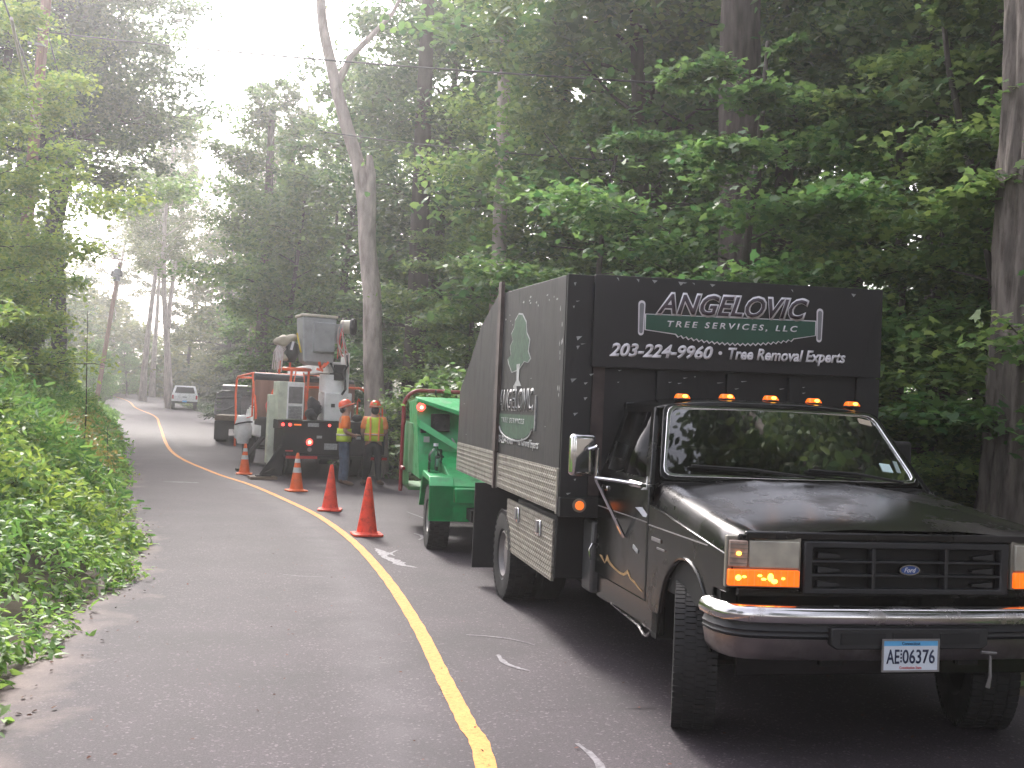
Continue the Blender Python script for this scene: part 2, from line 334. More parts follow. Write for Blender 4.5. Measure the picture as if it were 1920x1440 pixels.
b = MB(); ed = []; cd = []
for i in range(len(cl)):
    a = le[i]-nr[i]*.45; c = re_[i]+nr[i]*.3; W = np.linalg.norm(c-a); wl = np.linalg.norm(cl[i]-a)
    for k in range(NS+1):
        f = k/NS; p = a+(c-a)*f; b.v.append((p[0], p[1], gz(p[1])+.002*math.sin(f*PI))); ed.append(f*W-.45+.15); cd.append(f*W-wl)
b.f = [(i*(NS+1)+k, i*(NS+1)+k+1, (i+1)*(NS+1)+k+1, (i+1)*(NS+1)+k) for i in range(len(cl)-1) for k in range(NS)]; b.m = [0]*len(b.f)
me = bpy.data.meshes.new('road'); me.from_pydata(b.v, [], b.f); me.materials.append(m_road)
for nm, arr in (('edge', ed), ('cdist', cd)): me.attributes.new(nm, 'FLOAT', 'POINT').data.foreach_set('value', arr)
ro = bpy.data.objects.new('road', me); COL.objects.link(ro); tag(ro, 'grey asphalt lane curving left through the woods', kind='structure')
# yellow line
m_line = M('worn_yellow_paint', (.64,.27,.055), .75, var=.12, scale=30, bump=.3, bscale=120, dirt=(.14,.09,.05), dscale=60, damt=.85)
b = MB(); b.v = []; cl2 = spline(CL, 14); t2 = np.gradient(cl2, axis=0); t2 /= np.linalg.norm(t2, axis=1)[:, None]; n2 = np.stack([t2[:, 1], -t2[:, 0]], 1)
for i in range(len(cl2)):
    hw = .052+.0022*math.sin(i*1.7)+.0018*math.sin(i*4.1)
    for s in (-1, 1): p = cl2[i]+n2[i]*s*hw; b.v.append((p[0], p[1], gz(p[1])+.0075))
b.f = [(2*i, 2*i+1, 2*i+3, 2*i+2) for i in range(len(cl2)-1)]; b.m = [0]*len(b.f)
tag(b.build('road_line', m_line, smooth=False), 'yellow painted line curving along the middle of the road', kind='structure')
# pale sealed cracks on the right lane (world outlines)
m_seal = M('pale_crack_sealer', (.15,.14,.155), .6, var=.25, scale=30, dirt=(.06,.055,.06), dscale=25, damt=.8)
def blob(path, ws, name='crack_mark'):
    b = MB(); P_ = spline(path, 5); tt = np.gradient(P_, axis=0); tt /= np.linalg.norm(tt, axis=1)[:, None]; nn = np.stack([tt[:, 1], -tt[:, 0]], 1)
    W = np.interp(np.linspace(0, 1, len(P_)), np.linspace(0, 1, len(ws)), ws)
    for i in range(len(P_)):
        a, c = W[i]*(1+.5*rng.normal()*.5), W[i]*(1+.5*rng.normal()*.5)
        for s, w_ in ((-1, a), (1, c)): p = P_[i]+nn[i]*s*abs(w_); b.v.append((p[0], p[1], gz(p[1])+.006))
    b.f = [(2*i, 2*i+1, 2*i+3, 2*i+2) for i in range(len(P_)-1)]; b.m = [0]*len(b.f); return b
for nm, pts, ws in [('seal_a', [(-1.56,12.55),(-1.42,12.2),(-1.36,11.9),(-1.2,11.6),(-1.12,11.35),(-.93,11.2)], [.01,.07,.05,.08,.05,.008]),
                    ('seal_b', [(-1.28,12.5),(-1.33,12.2),(-1.27,12.0)], [.004,.02,.01]), ('seal_c', [(-1.62,17.0),(-1.3,16.2),(-1.15,15.7),(-.95,15.2)], [.012,.02,.03,.012]),
                    ('seal_d', [(-.27,8.0),(-.1,7.98),(.1,7.9),(.25,7.75)], [.008,.012,.01,.004]), ('seal_e', [(-.02,7.4),(.02,7.2),(.11,7.05),(.2,6.98)], [.012,.022,.02,.006]),
                    ('seal_f', [(.42,5.5),(.5,5.25),(.52,5.0)], [.012,.02,.03]), ('seal_g', [(-1.25,14.2),(-1.1,13.9),(-1.12,13.5)], [.01,.03,.01]),
                    ('seal_h', [(-2.2,10.4),(-2.0,10.35),(-1.8,10.38)], [.004,.008,.004]), ('seal_i', [(-6.9,20.9),(-6.5,21.0),(-6.2,20.95)], [.02,.09,.03])]:
    o = blob(pts, ws).build('crack_mark', m_seal, ro, smooth=False)

# ------------------------------------------------------------------ foliage generators
def leaf_template(kind):
    if kind == 'maple':
        a = [(0,0),(.28,.10),(.50,.02),(.44,.26),(.62,.46),(.30,.50),(.0,1.0),(-.30,.50),(-.62,.46),(-.44,.26),(-.50,.02),(-.28,.10)]
        return np.array([(x, y, -.22*abs(x)-.18*y*y) for x, y in a]), [list(range(len(a)))]
    if kind == 'lance':
        a = [(0,0,0),(.17,.35,.05),(.13,.7,.0),(0,1,-.14),(-.13,.7,.0),(-.17,.35,.05),(0,.5,-.03)]
        return np.array(a), [[0,1,2,6],[2,3,4,6],[4,5,0,6]]
    if kind == 'oval':
        a = [(0,0,0),(.3,.3,.06),(.26,.72,.0),(0,1,-.12),(-.26,.72,.0),(-.3,.3,.06)]
        return np.array(a), [[0,1,2,3],[0,3,4,5]]
    if kind == 'quad': return np.array([(0,0,0),(.33,.5,.06),(0,1,-.1),(-.33,.5,.06)]), [[0,1,2,3]]
    if kind == 'needle': return np.array([(0,0,0),(.09,.1,0),(.10,.9,-.1),(0,1,-.12),(-.10,.9,-.1),(-.09,.1,0)]), [[0,1,2,3,4,5]]
def leaf_mesh(name, pos, size, kind, mat_, tilt=.55, r=None, yawdir=None, droop=0.):
    r = r or np.random.default_rng(1); n = len(pos); T, F = leaf_template(kind)
    yaw = r.uniform(0, 2*PI, n) if yawdir is None else yawdir+r.normal(0, .5, n)
    ax = r.normal(0, tilt, n)-droop; ay = r.normal(0, tilt, n)
    cz, sz, cx, sx, cy_, sy = np.cos(yaw), np.sin(yaw), np.cos(ax), np.sin(ax), np.cos(ay), np.sin(ay)
    S = size*r.uniform(.65, 1.25, n); X, Y, Z = (T[:, 0][None]*S[:, None], T[:, 1][None]*S[:, None], T[:, 2][None]*S[:, None])
    Y2 = Y*cx[:, None]-Z*sx[:, None]; Z2 = Y*sx[:, None]+Z*cx[:, None]
    X2 = X*cy_[:, None]+Z2*sy[:, None]; Z3 = -X*sy[:, None]+Z2*cy_[:, None]
    X3 = X2*cz[:, None]-Y2*sz[:, None]; Y3 = X2*sz[:, None]+Y2*cz[:, None]
    V = np.stack([X3, Y3, Z3], 2)+pos[:, None, :]
    K = len(T); loops = np.concatenate([np.array(f) for f in F]); lf = len(loops)
    allL = (np.arange(n)[:, None]*K+loops[None]).ravel()
    tot = np.array([len(f) for f in F]); st = np.concatenate([[0], np.cumsum(tot)[:-1]])
    me = bpy.data.meshes.new(name); me.vertices.add(n*K); me.vertices.foreach_set('co', V.ravel().astype(np.float32))
    me.loops.add(n*lf); me.loops.foreach_set('vertex_index', allL.astype(np.int32))
    me.polygons.add(n*len(F)); me.polygons.foreach_set('loop_start', (np.arange(n)[:, None]*lf+st[None]).ravel().astype(np.int32))
    me.update(calc_edges=True); me.materials.append(mat_)
    return me
def mesh_obj(name, me, parent=None):
    o = bpy.data.objects.new(name, me); COL.objects.link(o); o.parent = parent; return o
def tree_meshes(seed, H, R, cb, nl, nleaf, ls, tr, kind='quad', leafm=None, barkm=None, flat=.12, el=(.05,.95), lean=(0,0), sc=.28, topf=.6, wig=.25, fork=False, ntw=7, up=.0, ti=.5):
    r = np.random.default_rng(seed); k = 9
    tp = np.array([(lean[0]*t**1.3*H+wig*math.sin(t*5+seed), lean[1]*t**1.3*H+wig*math.cos(t*4+seed*2), t*H*.96) for t in np.linspace(0, 1, k)]); tp -= tp[0]
    tb = MB(); rr = [tr*(1.35 if i == 0 else 1)*(1-.86*(i/(k-1))**1.1)+.012 for i in range(k)]; tb.tube([tuple(p) for p in tp], rr, 10)
    segs = []; 
    for i in range(nl):
        f = i/max(nl-1, 1); t = cb+(.97-cb)*f; h = np.array([np.interp(t, np.linspace(0, 1, k), tp[:, j]) for j in range(3)])
        az = i*2.4+r.uniform(-.5, .5); prof = (1-f)**topf*.85+.15; prof *= (.55+.45*min(1, f*4+.2)); Ln = R*prof*r.uniform(.7, 1.15)
        ev = el[0]+(el[1]-el[0])*f+r.uniform(-.12, .12); pts = [h]; d = np.array([math.cos(az)*math.cos(ev), math.sin(az)*math.cos(ev), math.sin(ev)])
        for q in range(4):
            d = d+np.array([r.normal(0, .12), r.normal(0, .12), r.normal(0, .07)-.05+up]); d /= np.linalg.norm(d); pts.append(pts[-1]+d*Ln/4)
        br = max(.012, tr*.34*(1-f*.7)*min(1, Ln/R+.2)); tb.tube([tuple(p) for p in pts], [br, br*.75, br*.5, br*.32, .006], 5, False)
        for q in range(ntw):
            s = r.uniform(.22, 1.); ii = min(3, int(s*4)); a = pts[ii]+(pts[ii+1]-pts[ii])*(s*4-ii); az2 = az+r.choice([-1, 1])*r.uniform(.3, 1.25); l2 = Ln*.42*(1.15-.6*s)*r.uniform(.6, 1.3)
            e2 = r.normal(.04, .16)+up*1.5; bb = a+np.array([math.cos(az2)*math.cos(e2), math.sin(az2)*math.cos(e2), math.sin(e2)])*l2
            segs.append((a, bb, l2)); tb.tube([tuple(a), tuple((a+bb)/2+np.array([0, 0, .04*l2])), tuple(bb)], [br*.34+.004, br*.2+.003, .003], 4, False)
    A = np.array([s[0] for s in segs]); B_ = np.array([s[1] for s in segs]); Ls = np.array([s[2] for s in segs]); wt = Ls*r.uniform(.4, 1.6, len(Ls)); wt /= wt.sum()
    ix = r.choice(len(segs), nleaf, p=wt); t = r.uniform(.0, 1.12, nleaf)[:, None]; pos = A[ix]+(B_[ix]-A[ix])*t
    sg = sc*Ls[ix]; pos[:, 0] += r.normal(0, 1, nleaf)*sg; pos[:, 1] += r.normal(0, 1, nleaf)*sg; pos[:, 2] += r.normal(0, 1, nleaf)*sg*flat/sc*.6+r.normal(0, .03, nleaf)
    me = leaf_mesh('crown', pos, ls, kind, leafm, r=r, tilt=ti)
    bt = tb.build('trunk', barkm, None); tm = bt.data; bpy.data.objects.remove(bt); return tm, me
def conifer_meshes(seed, H, R, nleaf, ls, tr, leafm, barkm, cb=.06):
    r = np.random.default_rng(seed); tb = MB(); tb.tube([(0,0,0),(.05,0,H*.5),(0,.03,H)], [tr, tr*.6, .02], 8); segs = []
    nl = int(H*5)
    for i in range(nl):
        f = i/nl; z = H*(cb+(.98-cb)*f); az = i*2.4+r.uniform(-.4, .4); Ln = R*(1-f)**.8*r.uniform(.7, 1.15)+.15
        a = np.array([0, 0, z]); d = np.array([math.cos(az), math.sin(az), -.12+.35*f]); m_ = a+d*Ln*.6; bb = m_+np.array([d[0], d[1], -.28])*Ln*.4
        tb.tube([tuple(a), tuple(m_), tuple(bb)], [tr*.16, tr*.1, .006], 4, False); segs += [(a+(m_-a)*.2, m_, Ln*.5), (m_, bb, Ln*.6)]
    A = np.array([s[0] for s in segs]); B_ = np.array([s[1] for s in segs]); Ls = np.array([s[2] for s in segs]); wt = Ls**1.4; wt /= wt.sum()
    ix = r.choice(len(segs), nleaf, p=wt); t = r.uniform(0, 1.05, nleaf)[:, None]; pos = A[ix]+(B_[ix]-A[ix])*t; d = (B_[ix]-A[ix])[:, :2]
    pos[:, 0] += r.normal(0, 1, nleaf)*Ls[ix]*.16; pos[:, 1] += r.normal(0, 1, nleaf)*Ls[ix]*.16; pos[:, 2] -= abs(r.normal(0, .08, nleaf))
    me = leaf_mesh('crown', pos, ls, 'needle', leafm, r=r, tilt=.35, yawdir=np.arctan2(d[:, 1], d[:, 0])-PI/2, droop=.3)
    bt = tb.build('trunk', barkm, None); tm = bt.data; bpy.data.objects.remove(bt); return tm, me
def place_tree(name, meshes, label, group, x, y, rz=0, s=1., cat='tree', z=None, sz=None):
    o = thing(name, label, cat, (x, y, terr(x, y)-.05 if z is None else z), rz, group); o.scale = (s, s, sz or s)
    mesh_obj('trunk', meshes[0], o); mesh_obj('crown', meshes[1], o); return o

L_deep = leafmat('shade_darkened_leaves', (.018,.045,.02), (.045,.09,.035), .12)  # shade put into the leaf colour so mirrored crowns look dark in the glass
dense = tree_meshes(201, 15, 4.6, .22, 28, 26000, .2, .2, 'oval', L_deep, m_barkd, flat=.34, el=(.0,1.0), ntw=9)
# near maple understory with real leaf outlines; mid-size forest trees; far trees
under = [tree_meshes(11+i, 6.5, 3.3, .12, 20, 24000, .092, .07, 'maple', L_maple, m_barkd, flat=.10, el=(.0,.5), sc=.3, ntw=9, ti=.38) for i in range(3)]
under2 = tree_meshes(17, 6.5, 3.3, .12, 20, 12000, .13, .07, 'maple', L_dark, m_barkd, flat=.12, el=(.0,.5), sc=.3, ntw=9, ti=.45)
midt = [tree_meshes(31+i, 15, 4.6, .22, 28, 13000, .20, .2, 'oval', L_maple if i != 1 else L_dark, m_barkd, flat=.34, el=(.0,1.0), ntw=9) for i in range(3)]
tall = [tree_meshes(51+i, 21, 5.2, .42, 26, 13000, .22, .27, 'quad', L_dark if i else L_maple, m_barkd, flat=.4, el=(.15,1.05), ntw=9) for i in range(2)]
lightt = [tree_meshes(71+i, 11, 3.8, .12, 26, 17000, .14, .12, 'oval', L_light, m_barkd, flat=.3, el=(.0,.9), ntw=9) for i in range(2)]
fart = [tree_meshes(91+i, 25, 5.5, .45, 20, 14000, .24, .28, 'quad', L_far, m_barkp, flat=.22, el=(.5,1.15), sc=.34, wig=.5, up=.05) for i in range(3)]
hazyt = [tree_meshes(161+i, 15, 4.8, .18, 28, 9000, .28, .2, 'oval', L_far, m_barkd, flat=.36, el=(.0,1.0), ntw=9) for i in range(2)]
coni = [conifer_meshes(111+i, 12, 2.9, 26000, .26, .15, L_pine, m_barkd) for i in range(2)]
shrub = [tree_meshes(131+i, 2.6, 1.5, .05, 20, 9000, .095, .025, 'lance', [L_shrub, L_shrub, L_weed][i], m_barkd, flat=.2, el=(.5,1.2), wig=.08, sc=.3, up=.06) for i in range(3)]

rr = random.Random(5)
# --- right woods: understory
US = [(2.9,13.6,0),(5.3,12.2,1),(1.9,18.2,2),(5.6,15.6,0),(7.6,13.4,1),(-.1,22.6,1),(2.6,22.2,0),(6.4,19.4,2),(9.6,17.2,0),(-1.6,27.2,2),(1.1,26.6,1),(5.0,24.8,2),(9.0,22.4,1),(7.2,10.2,2),(12.5,19.8,0),(-3.6,31.5,0)]
US_L = ['leafy young maple just behind the dump box roof corner', 'young maple between dump truck cab and big rough trunk', 'layered maple above the green chipper', 'layered maple behind the lettered sign board', 'shaded young maple beside the big rough trunk', 'low maple right of the pale bare snag', 'maple with flat sprays beyond the chipper', 'dim maple deeper in the woods behind the sign board', 'dim understory maple between thin dark trunks at right', 'low maple behind the two workers', 'bright low maple left of the dump box', 'dim maple far behind the dump box roof', 'dim maple far right in the woods', 'shaded young maple behind the hood of the dump truck', 'dark understory maple near the right border of the woods', 'low bushy maple behind the bucket truck']
for (x, y, k), lb in zip(US, US_L):
    place_tree('young_maple', under[k], lb, 'young maples of the right-hand woods', x, y, rr.uniform(0, 6.28), rr.uniform(.9, 1.15))
MT = [(3.0,25.5,0),(7.0,27.5,1),(11.0,25.5,2),(-2.2,33,1),(2.5,33,2),(8.5,35,0),(14,31,1),(-6.6,40,0),(-1.5,42,2),(5,43,1),(12.5,42,2),(19,37,0),(8.8,15.6,1),(12.8,15.2,2),(2.4,21.0,0),(17.5,25,1)]
MT_L = ['broadleaf tree behind the box corner, second row of the woods', 'broadleaf tree in the woods behind the right half of the sign', 'broadleaf tree in the far right woods left of the rough trunk', 'broadleaf tree in the woods over the chipper feed bar', 'broadleaf tree in the woods behind the dump box side panel', 'dim broadleaf tree deep behind the sign lettering', 'dim broadleaf tree deepest behind the wing mirror side', 'leafy tree just right of the pale snag top', 'leafy tree in the far woods behind the green chipper', 'far broadleaf tree behind the front left corner of the dump box', 'far broadleaf tree behind the right border of the sign board', 'furthest broadleaf tree at the right end of the woods', 'broadleaf tree between sign board and rough trunk, near row', 'broadleaf tree behind the massive rough trunk', 'broadleaf tree nearest behind the dump box roof', 'dim tree behind the rough trunk at the right border']
for i, (x, y, k) in enumerate(MT):
    place_tree('forest_tree', midt[k], MT_L[i], 'forest trees in the right-hand woods', x, y, rr.uniform(0, 6.28), rr.uniform(.85, 1.15))
TT = [(5.5,22,1),(10.5,29,0),(1.0,30,0),(-3.2,41,1),(15.5,20,1),(6.5,38,0)]
TT_L = ['tall canopy tree rising just right of the thick dark trunk', 'tall canopy tree rising above the right part of the sign', 'tall canopy tree rising above the dump box side', 'tall canopy tree rising right of the pale snag', 'tall canopy tree at the top right behind the rough trunk', 'tall canopy tree far behind the thick dark trunk']
for i, (x, y, k) in enumerate(TT):
    place_tree('forest_tree', tall[k], TT_L[i], 'tall canopy trees on the right', x, y, rr.uniform(0, 6.28), rr.uniform(.9, 1.1))
# --- explicit trunks
def trunk_obj(pts, rs, mat_, parent, n=20, furrow=0., seed=1, name='trunk', seg=40):
    r = np.random.default_rng(seed); P_ = spline([(p[0], p[1]) for p in pts], 12); zz = spline([(p[2], rs[i]) for i, p in enumerate(pts)], 12); b = MB(); K = len(P_)
    ph = r.uniform(0, 6.28, 8)
    for i in range(K):
        for j in range(n):
            a = 2*PI*j/n; z = zz[i, 0]; R0 = zz[i, 1]
            f = furrow*(math.sin(a*9+ph[0]+1.3*math.sin(z*1.1+ph[1])+z*.3)*.5+math.sin(a*17+ph[2]+1.8*math.sin(z*2.3+ph[3]))*.35+.35*math.sin(a*4+z*7+ph[4])*math.sin(a*11-z*9+ph[5])+.25*math.sin(a*29+z*13)) if furrow else .03*math.sin(a*3+z*2+ph[6])+.025*math.sin(a*5-z*5)
            R1 = R0*(1+f); b.v.append((P_[i, 0]+R1*math.cos(a), P_[i, 1]+R1*math.sin(a), z))
    b.f = [(i*n+j, i*n+(j+1) % n, (i+1)*n+(j+1) % n, (i+1)*n+j) for i in range(K-1) for j in range(n)]+[tuple(range((K-1)*n, K*n))]; b.m = [0]*len(b.f)
    return b.build(name, mat_, parent, ang=70)
def big_tree(label, x, y, pts, rs, mat_, furrow=0., n=24, crown=None, crown_at=None, cs=1., name='big_tree', group=None):
    o = thing(name, label, 'tree', (x, y, terr(x, y)-.1), 0, group); trunk_obj(pts, rs, mat_, o, n, furrow, seed=int(abs(x*7+y)))
    if crown: c = mesh_obj('crown', crown, o); c.location = crown_at; c.scale = (cs,)*3
    return o
T1 = big_tree('massive rough-barked trunk at the right edge beside the dump truck', 4.83, 9.6, [(0,0,0),(0,0,.5),(.02,0,2),(.05,0,4.5),(.1,.1,9),(.2,.2,15)], [.62,.47,.43,.40,.36,.25], m_bark, .10, 170, under2[1], (2.0,2.2,4.6), 1.0)
big_tree('thick straight dark trunk rising behind the sign board', 3.62, 17, [(0,0,0),(0,0,1),(.02,0,5),(-.10,0,8.5),(-.2,.1,18)], [.5,.38,.34,.32,.2], m_barkt, .05, 60, midt[0][1], (.3,1.8,6.0), 1.0)
big_tree('greyish straight trunk above the dump box strap post', -.42, 22, [(0,0,0),(0,0,1),(.02,0,6),(-.05,0,12),(0,.1,16)], [.24,.17,.15,.12,.08], m_barkp, .03, 24, midt[2][1], (.7,-.8,3.6), .62)
for lb, px_, D, r_ in [('slim dark trunk just left of the massive rough trunk', 5.95, 13.0, .11), ('thin dark trunk behind the far wing mirror', 6.35, 16.0, .13), ('thin shaded trunk right of the dump box', 6.9, 18.8, .12), ('slender trunk behind the right half of the sign', 6.6, 20.5, .14),
                       ('slim trunk behind the left half of the sign', 3.1, 23.6, .15), ('thin crooked sapling in the gap by the right trunk', 7.7, 17.4, .06), ('narrow trunk deep behind the sign board centre', 5.0, 27, .17), ('dim trunk deep in the woods at right', 9.3, 22.5, .14), ('thin trunk furthest right behind the rough trunk', 9.7, 19.5, .12)]:
    big_tree(lb, px_, D, [(0,0,0),(.02,0,1),(.08,.0,4),(.0,.05,9),(.1,0,14)], [r_*1.35, r_, r_*.93, r_*.8, r_*.5], m_barkd, .04, 14, midt[int(D) % 3][1], (0,0,5.0), .75, 'slender_tree')
# leaning bare branch behind the box
b = MB(); b.tube([(3.3,19.2,2.6),(2.4,19.3,4.4),(1.7,19.3,5.8),(1.1,19.3,7.0)], [.07,.055,.04,.02], 6); b.tube([(2.4,19.3,4.4),(1.5,19,4.7),(.6,18.9,4.75)], [.03,.02,.01], 5); b.tube([(1.7,19.3,5.8),(1.0,19.2,6.2),(.4,19.2,6.9)], [.025,.018,.008], 5)
b.tube([(3.3,19.2,2.6),(3.5,19.2,1.2),(3.55,19.2,-.1)], [.075,.085,.09], 6)
tag(b.build('leaning_tree', m_barkd), 'dark bare sapling leaning left above the dump box', 'tree')
# pale broken snag behind the bucket truck
sn = thing('dead_tree', 'tall pale barkless snag with a broken side stub', 'tree', (-3.25, 25.5, 0))
trunk_obj([(0,0,-.1),(-.03,0,1),(-.11,0,2.0),(-.22,0,3.3),(-.28,0,4.4),(-.43,0,5.5),(-.56,0,6.7),(-.76,0,7.6),(-1.09,0,8.55),(-1.37,0,9.43),(-1.62,0,10.35),(-1.82,0,11.2),(-1.98,0,12.6)], [.34,.29,.255,.235,.225,.215,.20,.175,.165,.15,.14,.125,.1], m_barkp, sn, 22, .035, 5)
b = MB(); b.tube([(-.45,0,5.8),(-.42,-.03,6.7),(-.44,-.02,7.4),(-.50,0,7.85)], [.20,.15,.12,.07], 10); b.build('stub', m_barkp, sn)
b = MB(); b.tube([(-1.4,0,9.5),(-1.1,.1,10.3),(-.7,.2,10.8),(-.1,.2,11.5),(.3,.2,12.4)], [.10,.085,.07,.055,.03], 8); b.build('limb', m_barkp, sn)
big_tree('dark trunk standing right behind the pale snag', -2.75, 28.5, [(0,0,0),(0,0,1),(.05,0,5),(0,0,10),(0,0,14)], [.45,.33,.28,.22,.15], m_barkd, .04, 20, midt[1][1], (.8,2.0,4.5), .8)
big_tree('stout brown trunk behind the left of the bucket truck', -10.2, 42, [(0,0,0),(0,0,1),(0,0,3),(0,.05,8),(0,0,13)], [.34,.25,.24,.2,.12], m_bark, .04, 24, midt[2][1], (0,0,2.4), .85)
big_tree('brown trunk behind the aerial bucket', -9.7, 43.5, [(0,0,0),(.0,0,1),(.1,0,4),(.1,.05,9),(0,0,13)], [.34,.25,.24,.2,.12], m_bark, .04, 24, midt[1][1], (0,0,2.8), .85)
# middle distance: behind the bucket truck
for x, y, k, s, lb in [(-8.0,38,0,.70,'dark leafy tree behind the orange cage of the bucket truck'), (-8.6,46,2,.88,'broad leafy tree left of the pale snag'), (-5.5,47,2,1.2,'leafy tree filling the gap behind the pale snag'), (-11.6,52,2,.95,'dark green tree behind the stake truck')]:
    place_tree('leafy_tree', midt[k], lb, None, x, y, rr.uniform(0, 6), s)
for x, y, k, s, lb in [(-10.6,47.5,0,.75,'bluish low conifer behind the stake truck'), (-13.2,55,1,.95,'dark conifer right of the white pickup'), (-15.7,65,0,1.0,'dark conifer behind the white pickup'), (-19.6,79,1,1.0,'conifer just left of the white pickup'), (-25.2,92,0,1.0,'far dark conifer between tall bare trunks'), (-11.2,60,1,1.05,'tall conifer above the stake truck'), (-14.6,73,0,1.1,'tall conifer in the middle distance'), (-7.9,41,1,.55,'small conifer beside the stake truck')]:
    place_tree('conifer', coni[k], lb, 'conifers along the far right of the road', x, y, rr.uniform(0, 6), s)
for x, y, k, s, sz, lb in [(-32.6,92,0,.95,1.0,'tall forked pale trunk left of the far road trees'), (-31.0,94,1,.95,1.02,'tall straight pale trunk second from the far pole'), (-24.6,75,2,.85,.92,'grey trunk rising above the white pickup'), (-27.5,100,1,1.0,1.05,'hazy thin tree in the far centre'), (-20.5,82,0,.9,1.0,'hazy tree above the far conifers'), (-38,110,2,1.0,1.0,'far hazy tree beyond the road bend'), (-45,118,0,1.0,.95,'far hazy tree behind the leaning pole'), (-15,70,2,.85,.9,'hazy tree left of the bucket truck')]:
    place_tree('tall_tree', fart[k], lb, 'tall sparse trees in the distance', x, y, rr.uniform(0, 6), s, sz=sz)
for x, y, k, s, lb in [(-23.6,87,0,1.1,'hazy broadleaf tree right behind the white pickup'), (-19.5,95,2,1.2,'hazy broadleaf tree over the far conifers'), (-30.5,112,0,1.1,'pale broadleaf tree closing the view over the far road'), (-36.5,116,2,1.15,'pale broadleaf tree behind the tall forked trunk')]:
    place_tree('leafy_tree', hazyt[k//2], lb, 'pale trees at the far end of the road', x, y, rr.uniform(0, 6), s)
# pale dead branches (x about 440-480 px)
ds = thing('dead_tree', 'slim pale dead tree with bare white branches in the distance', 'tree', (-12.4,50,terr(-12.4,50)))
b = MB(); b.tube([(-.55,0,0),(-.35,0,3.5),(.1,0,7),(.3,0,9.6),(.55,0,11.8),(.6,0,13)], [.2,.17,.14,.12,.09,.05], 8); b.build('trunk', m_barkp, ds)
b = MB(); b.tube([(.1,0,7),(-.15,0,9),(-.2,0,10.4),(-.45,0,11.6)], [.08,.07,.05,.02], 6); b.tube([(-.2,0,10.2),(.1,0,10.8),(.15,0,11.6)], [.04,.03,.01], 6); b.tube([(.3,0,9),(-.3,0,9.3),(-.9,0,9.2)], [.04,.03,.01], 5); b.build('branch', M('bleached_wood', (.42,.37,.32), .8), ds)
# left side: big trees
for x, y, k, s, lb in [(-14.4,27,0,.85,'yellow-green tree arching over the left bank in front'), (-10.9,20.5,1,.78,'bright leafy tree at the left edge behind the bank'), (-19.5,34,1,1.1,'yellow-green tree behind the near utility pole'), (-21.5,44,0,.9,'light green tree beside the leaning pole')]:
    place_tree('light_tree', lightt[k], lb, 'yellow-green trees over the left bank', x, y, rr.uniform(0, 6), s)
place_tree('dark_tree', tall[1], 'huge dark tree hanging over the upper left', None, -18.2, 42, 1.0, 1.2)
big_tree('dense dark tree leaning over the road behind the near pole', -20.2, 43.5, [(0,0,0),(0,0,1),(.3,0,6),(1.2,0,12),(2.2,0,18)], [.4,.3,.26,.2,.1], m_barkd, .03, 14, midt[1][1], (3.0,0,8.3), 1.0)
big_tree('dark tree beside the dense one behind the near pole', -22.5, 41, [(0,0,0),(0,0,1),(.3,0,6),(1.0,0,12),(1.5,0,17)], [.35,.26,.22,.18,.1], m_barkd, .03, 14, midt[1][1], (2.6,0,7.6), 1.05)
big_tree('dark bushy tree crown above the leaning pole', -21.6, 47, [(0,0,0),(0,0,1),(.3,0,6),(1.2,0,12),(2.2,0,18)], [.4,.3,.26,.2,.1], m_barkd, .03, 14, midt[2][1], (3.4,0,6.5), 1.15)
big_tree('second dark crown above the near pole', -19.0, 39, [(0,0,0),(0,0,1),(.3,0,6),(1.0,0,12),(1.5,0,17)], [.35,.26,.22,.18,.1], m_barkd, .03, 14, midt[1][1], (2.2,0,8.6), .9)
big_tree('pale green tree top hanging over the near pole at the upper left corner', -19.4, 36.5, [(0,0,0),(0,0,1),(.3,0,6),(1.0,0,12),(1.5,0,17)], [.3,.22,.2,.15,.1], m_barkd, .03, 14, lightt[0][1], (1.9,0,10.0), .85)
big_tree('leafy green tree filling the left border above the bank', -12.6, 23, [(0,0,0),(0,0,1),(.1,0,5),(.3,0,9)], [.2,.15,.12,.06], m_barkd, .03, 12, lightt[1][1], (1.0,0,2.6), .85)
big_tree('second pale green tree top at the left border', -21.6, 37, [(0,0,0),(0,0,1),(.3,0,6),(1.0,0,12),(1.5,0,17)], [.3,.22,.2,.15,.1], m_barkd, .03, 14, lightt[1][1], (1.4,0,9.0), .9)
place_tree('dark_tree', tall[0], 'tall dark tree behind the near utility pole', None, -24.5, 50, 2.2, 1.1)
for x, y, k, s, lb in [(-24,36,0,1.0,'green tree behind the left bank, at the left border'),(-31,60,1,1.1,'green tree behind the leaning pole, nearer one'),(-27,46,2,1.1,'green tree in the left woods behind the dark tree'),(-37,72,0,1.1,'green tree in the left woods beyond the leaning pole'),(-40,88,1,1.1,'hazy green tree left of the small distant pole'),(-18.5,26,2,.8,'green tree left of the near pole'),(-47,100,2,1.1,'hazy green tree behind the small distant pole')]:
    place_tree('forest_tree', midt[k], lb, 'trees behind the left bank', x, y, rr.uniform(0, 6), s)
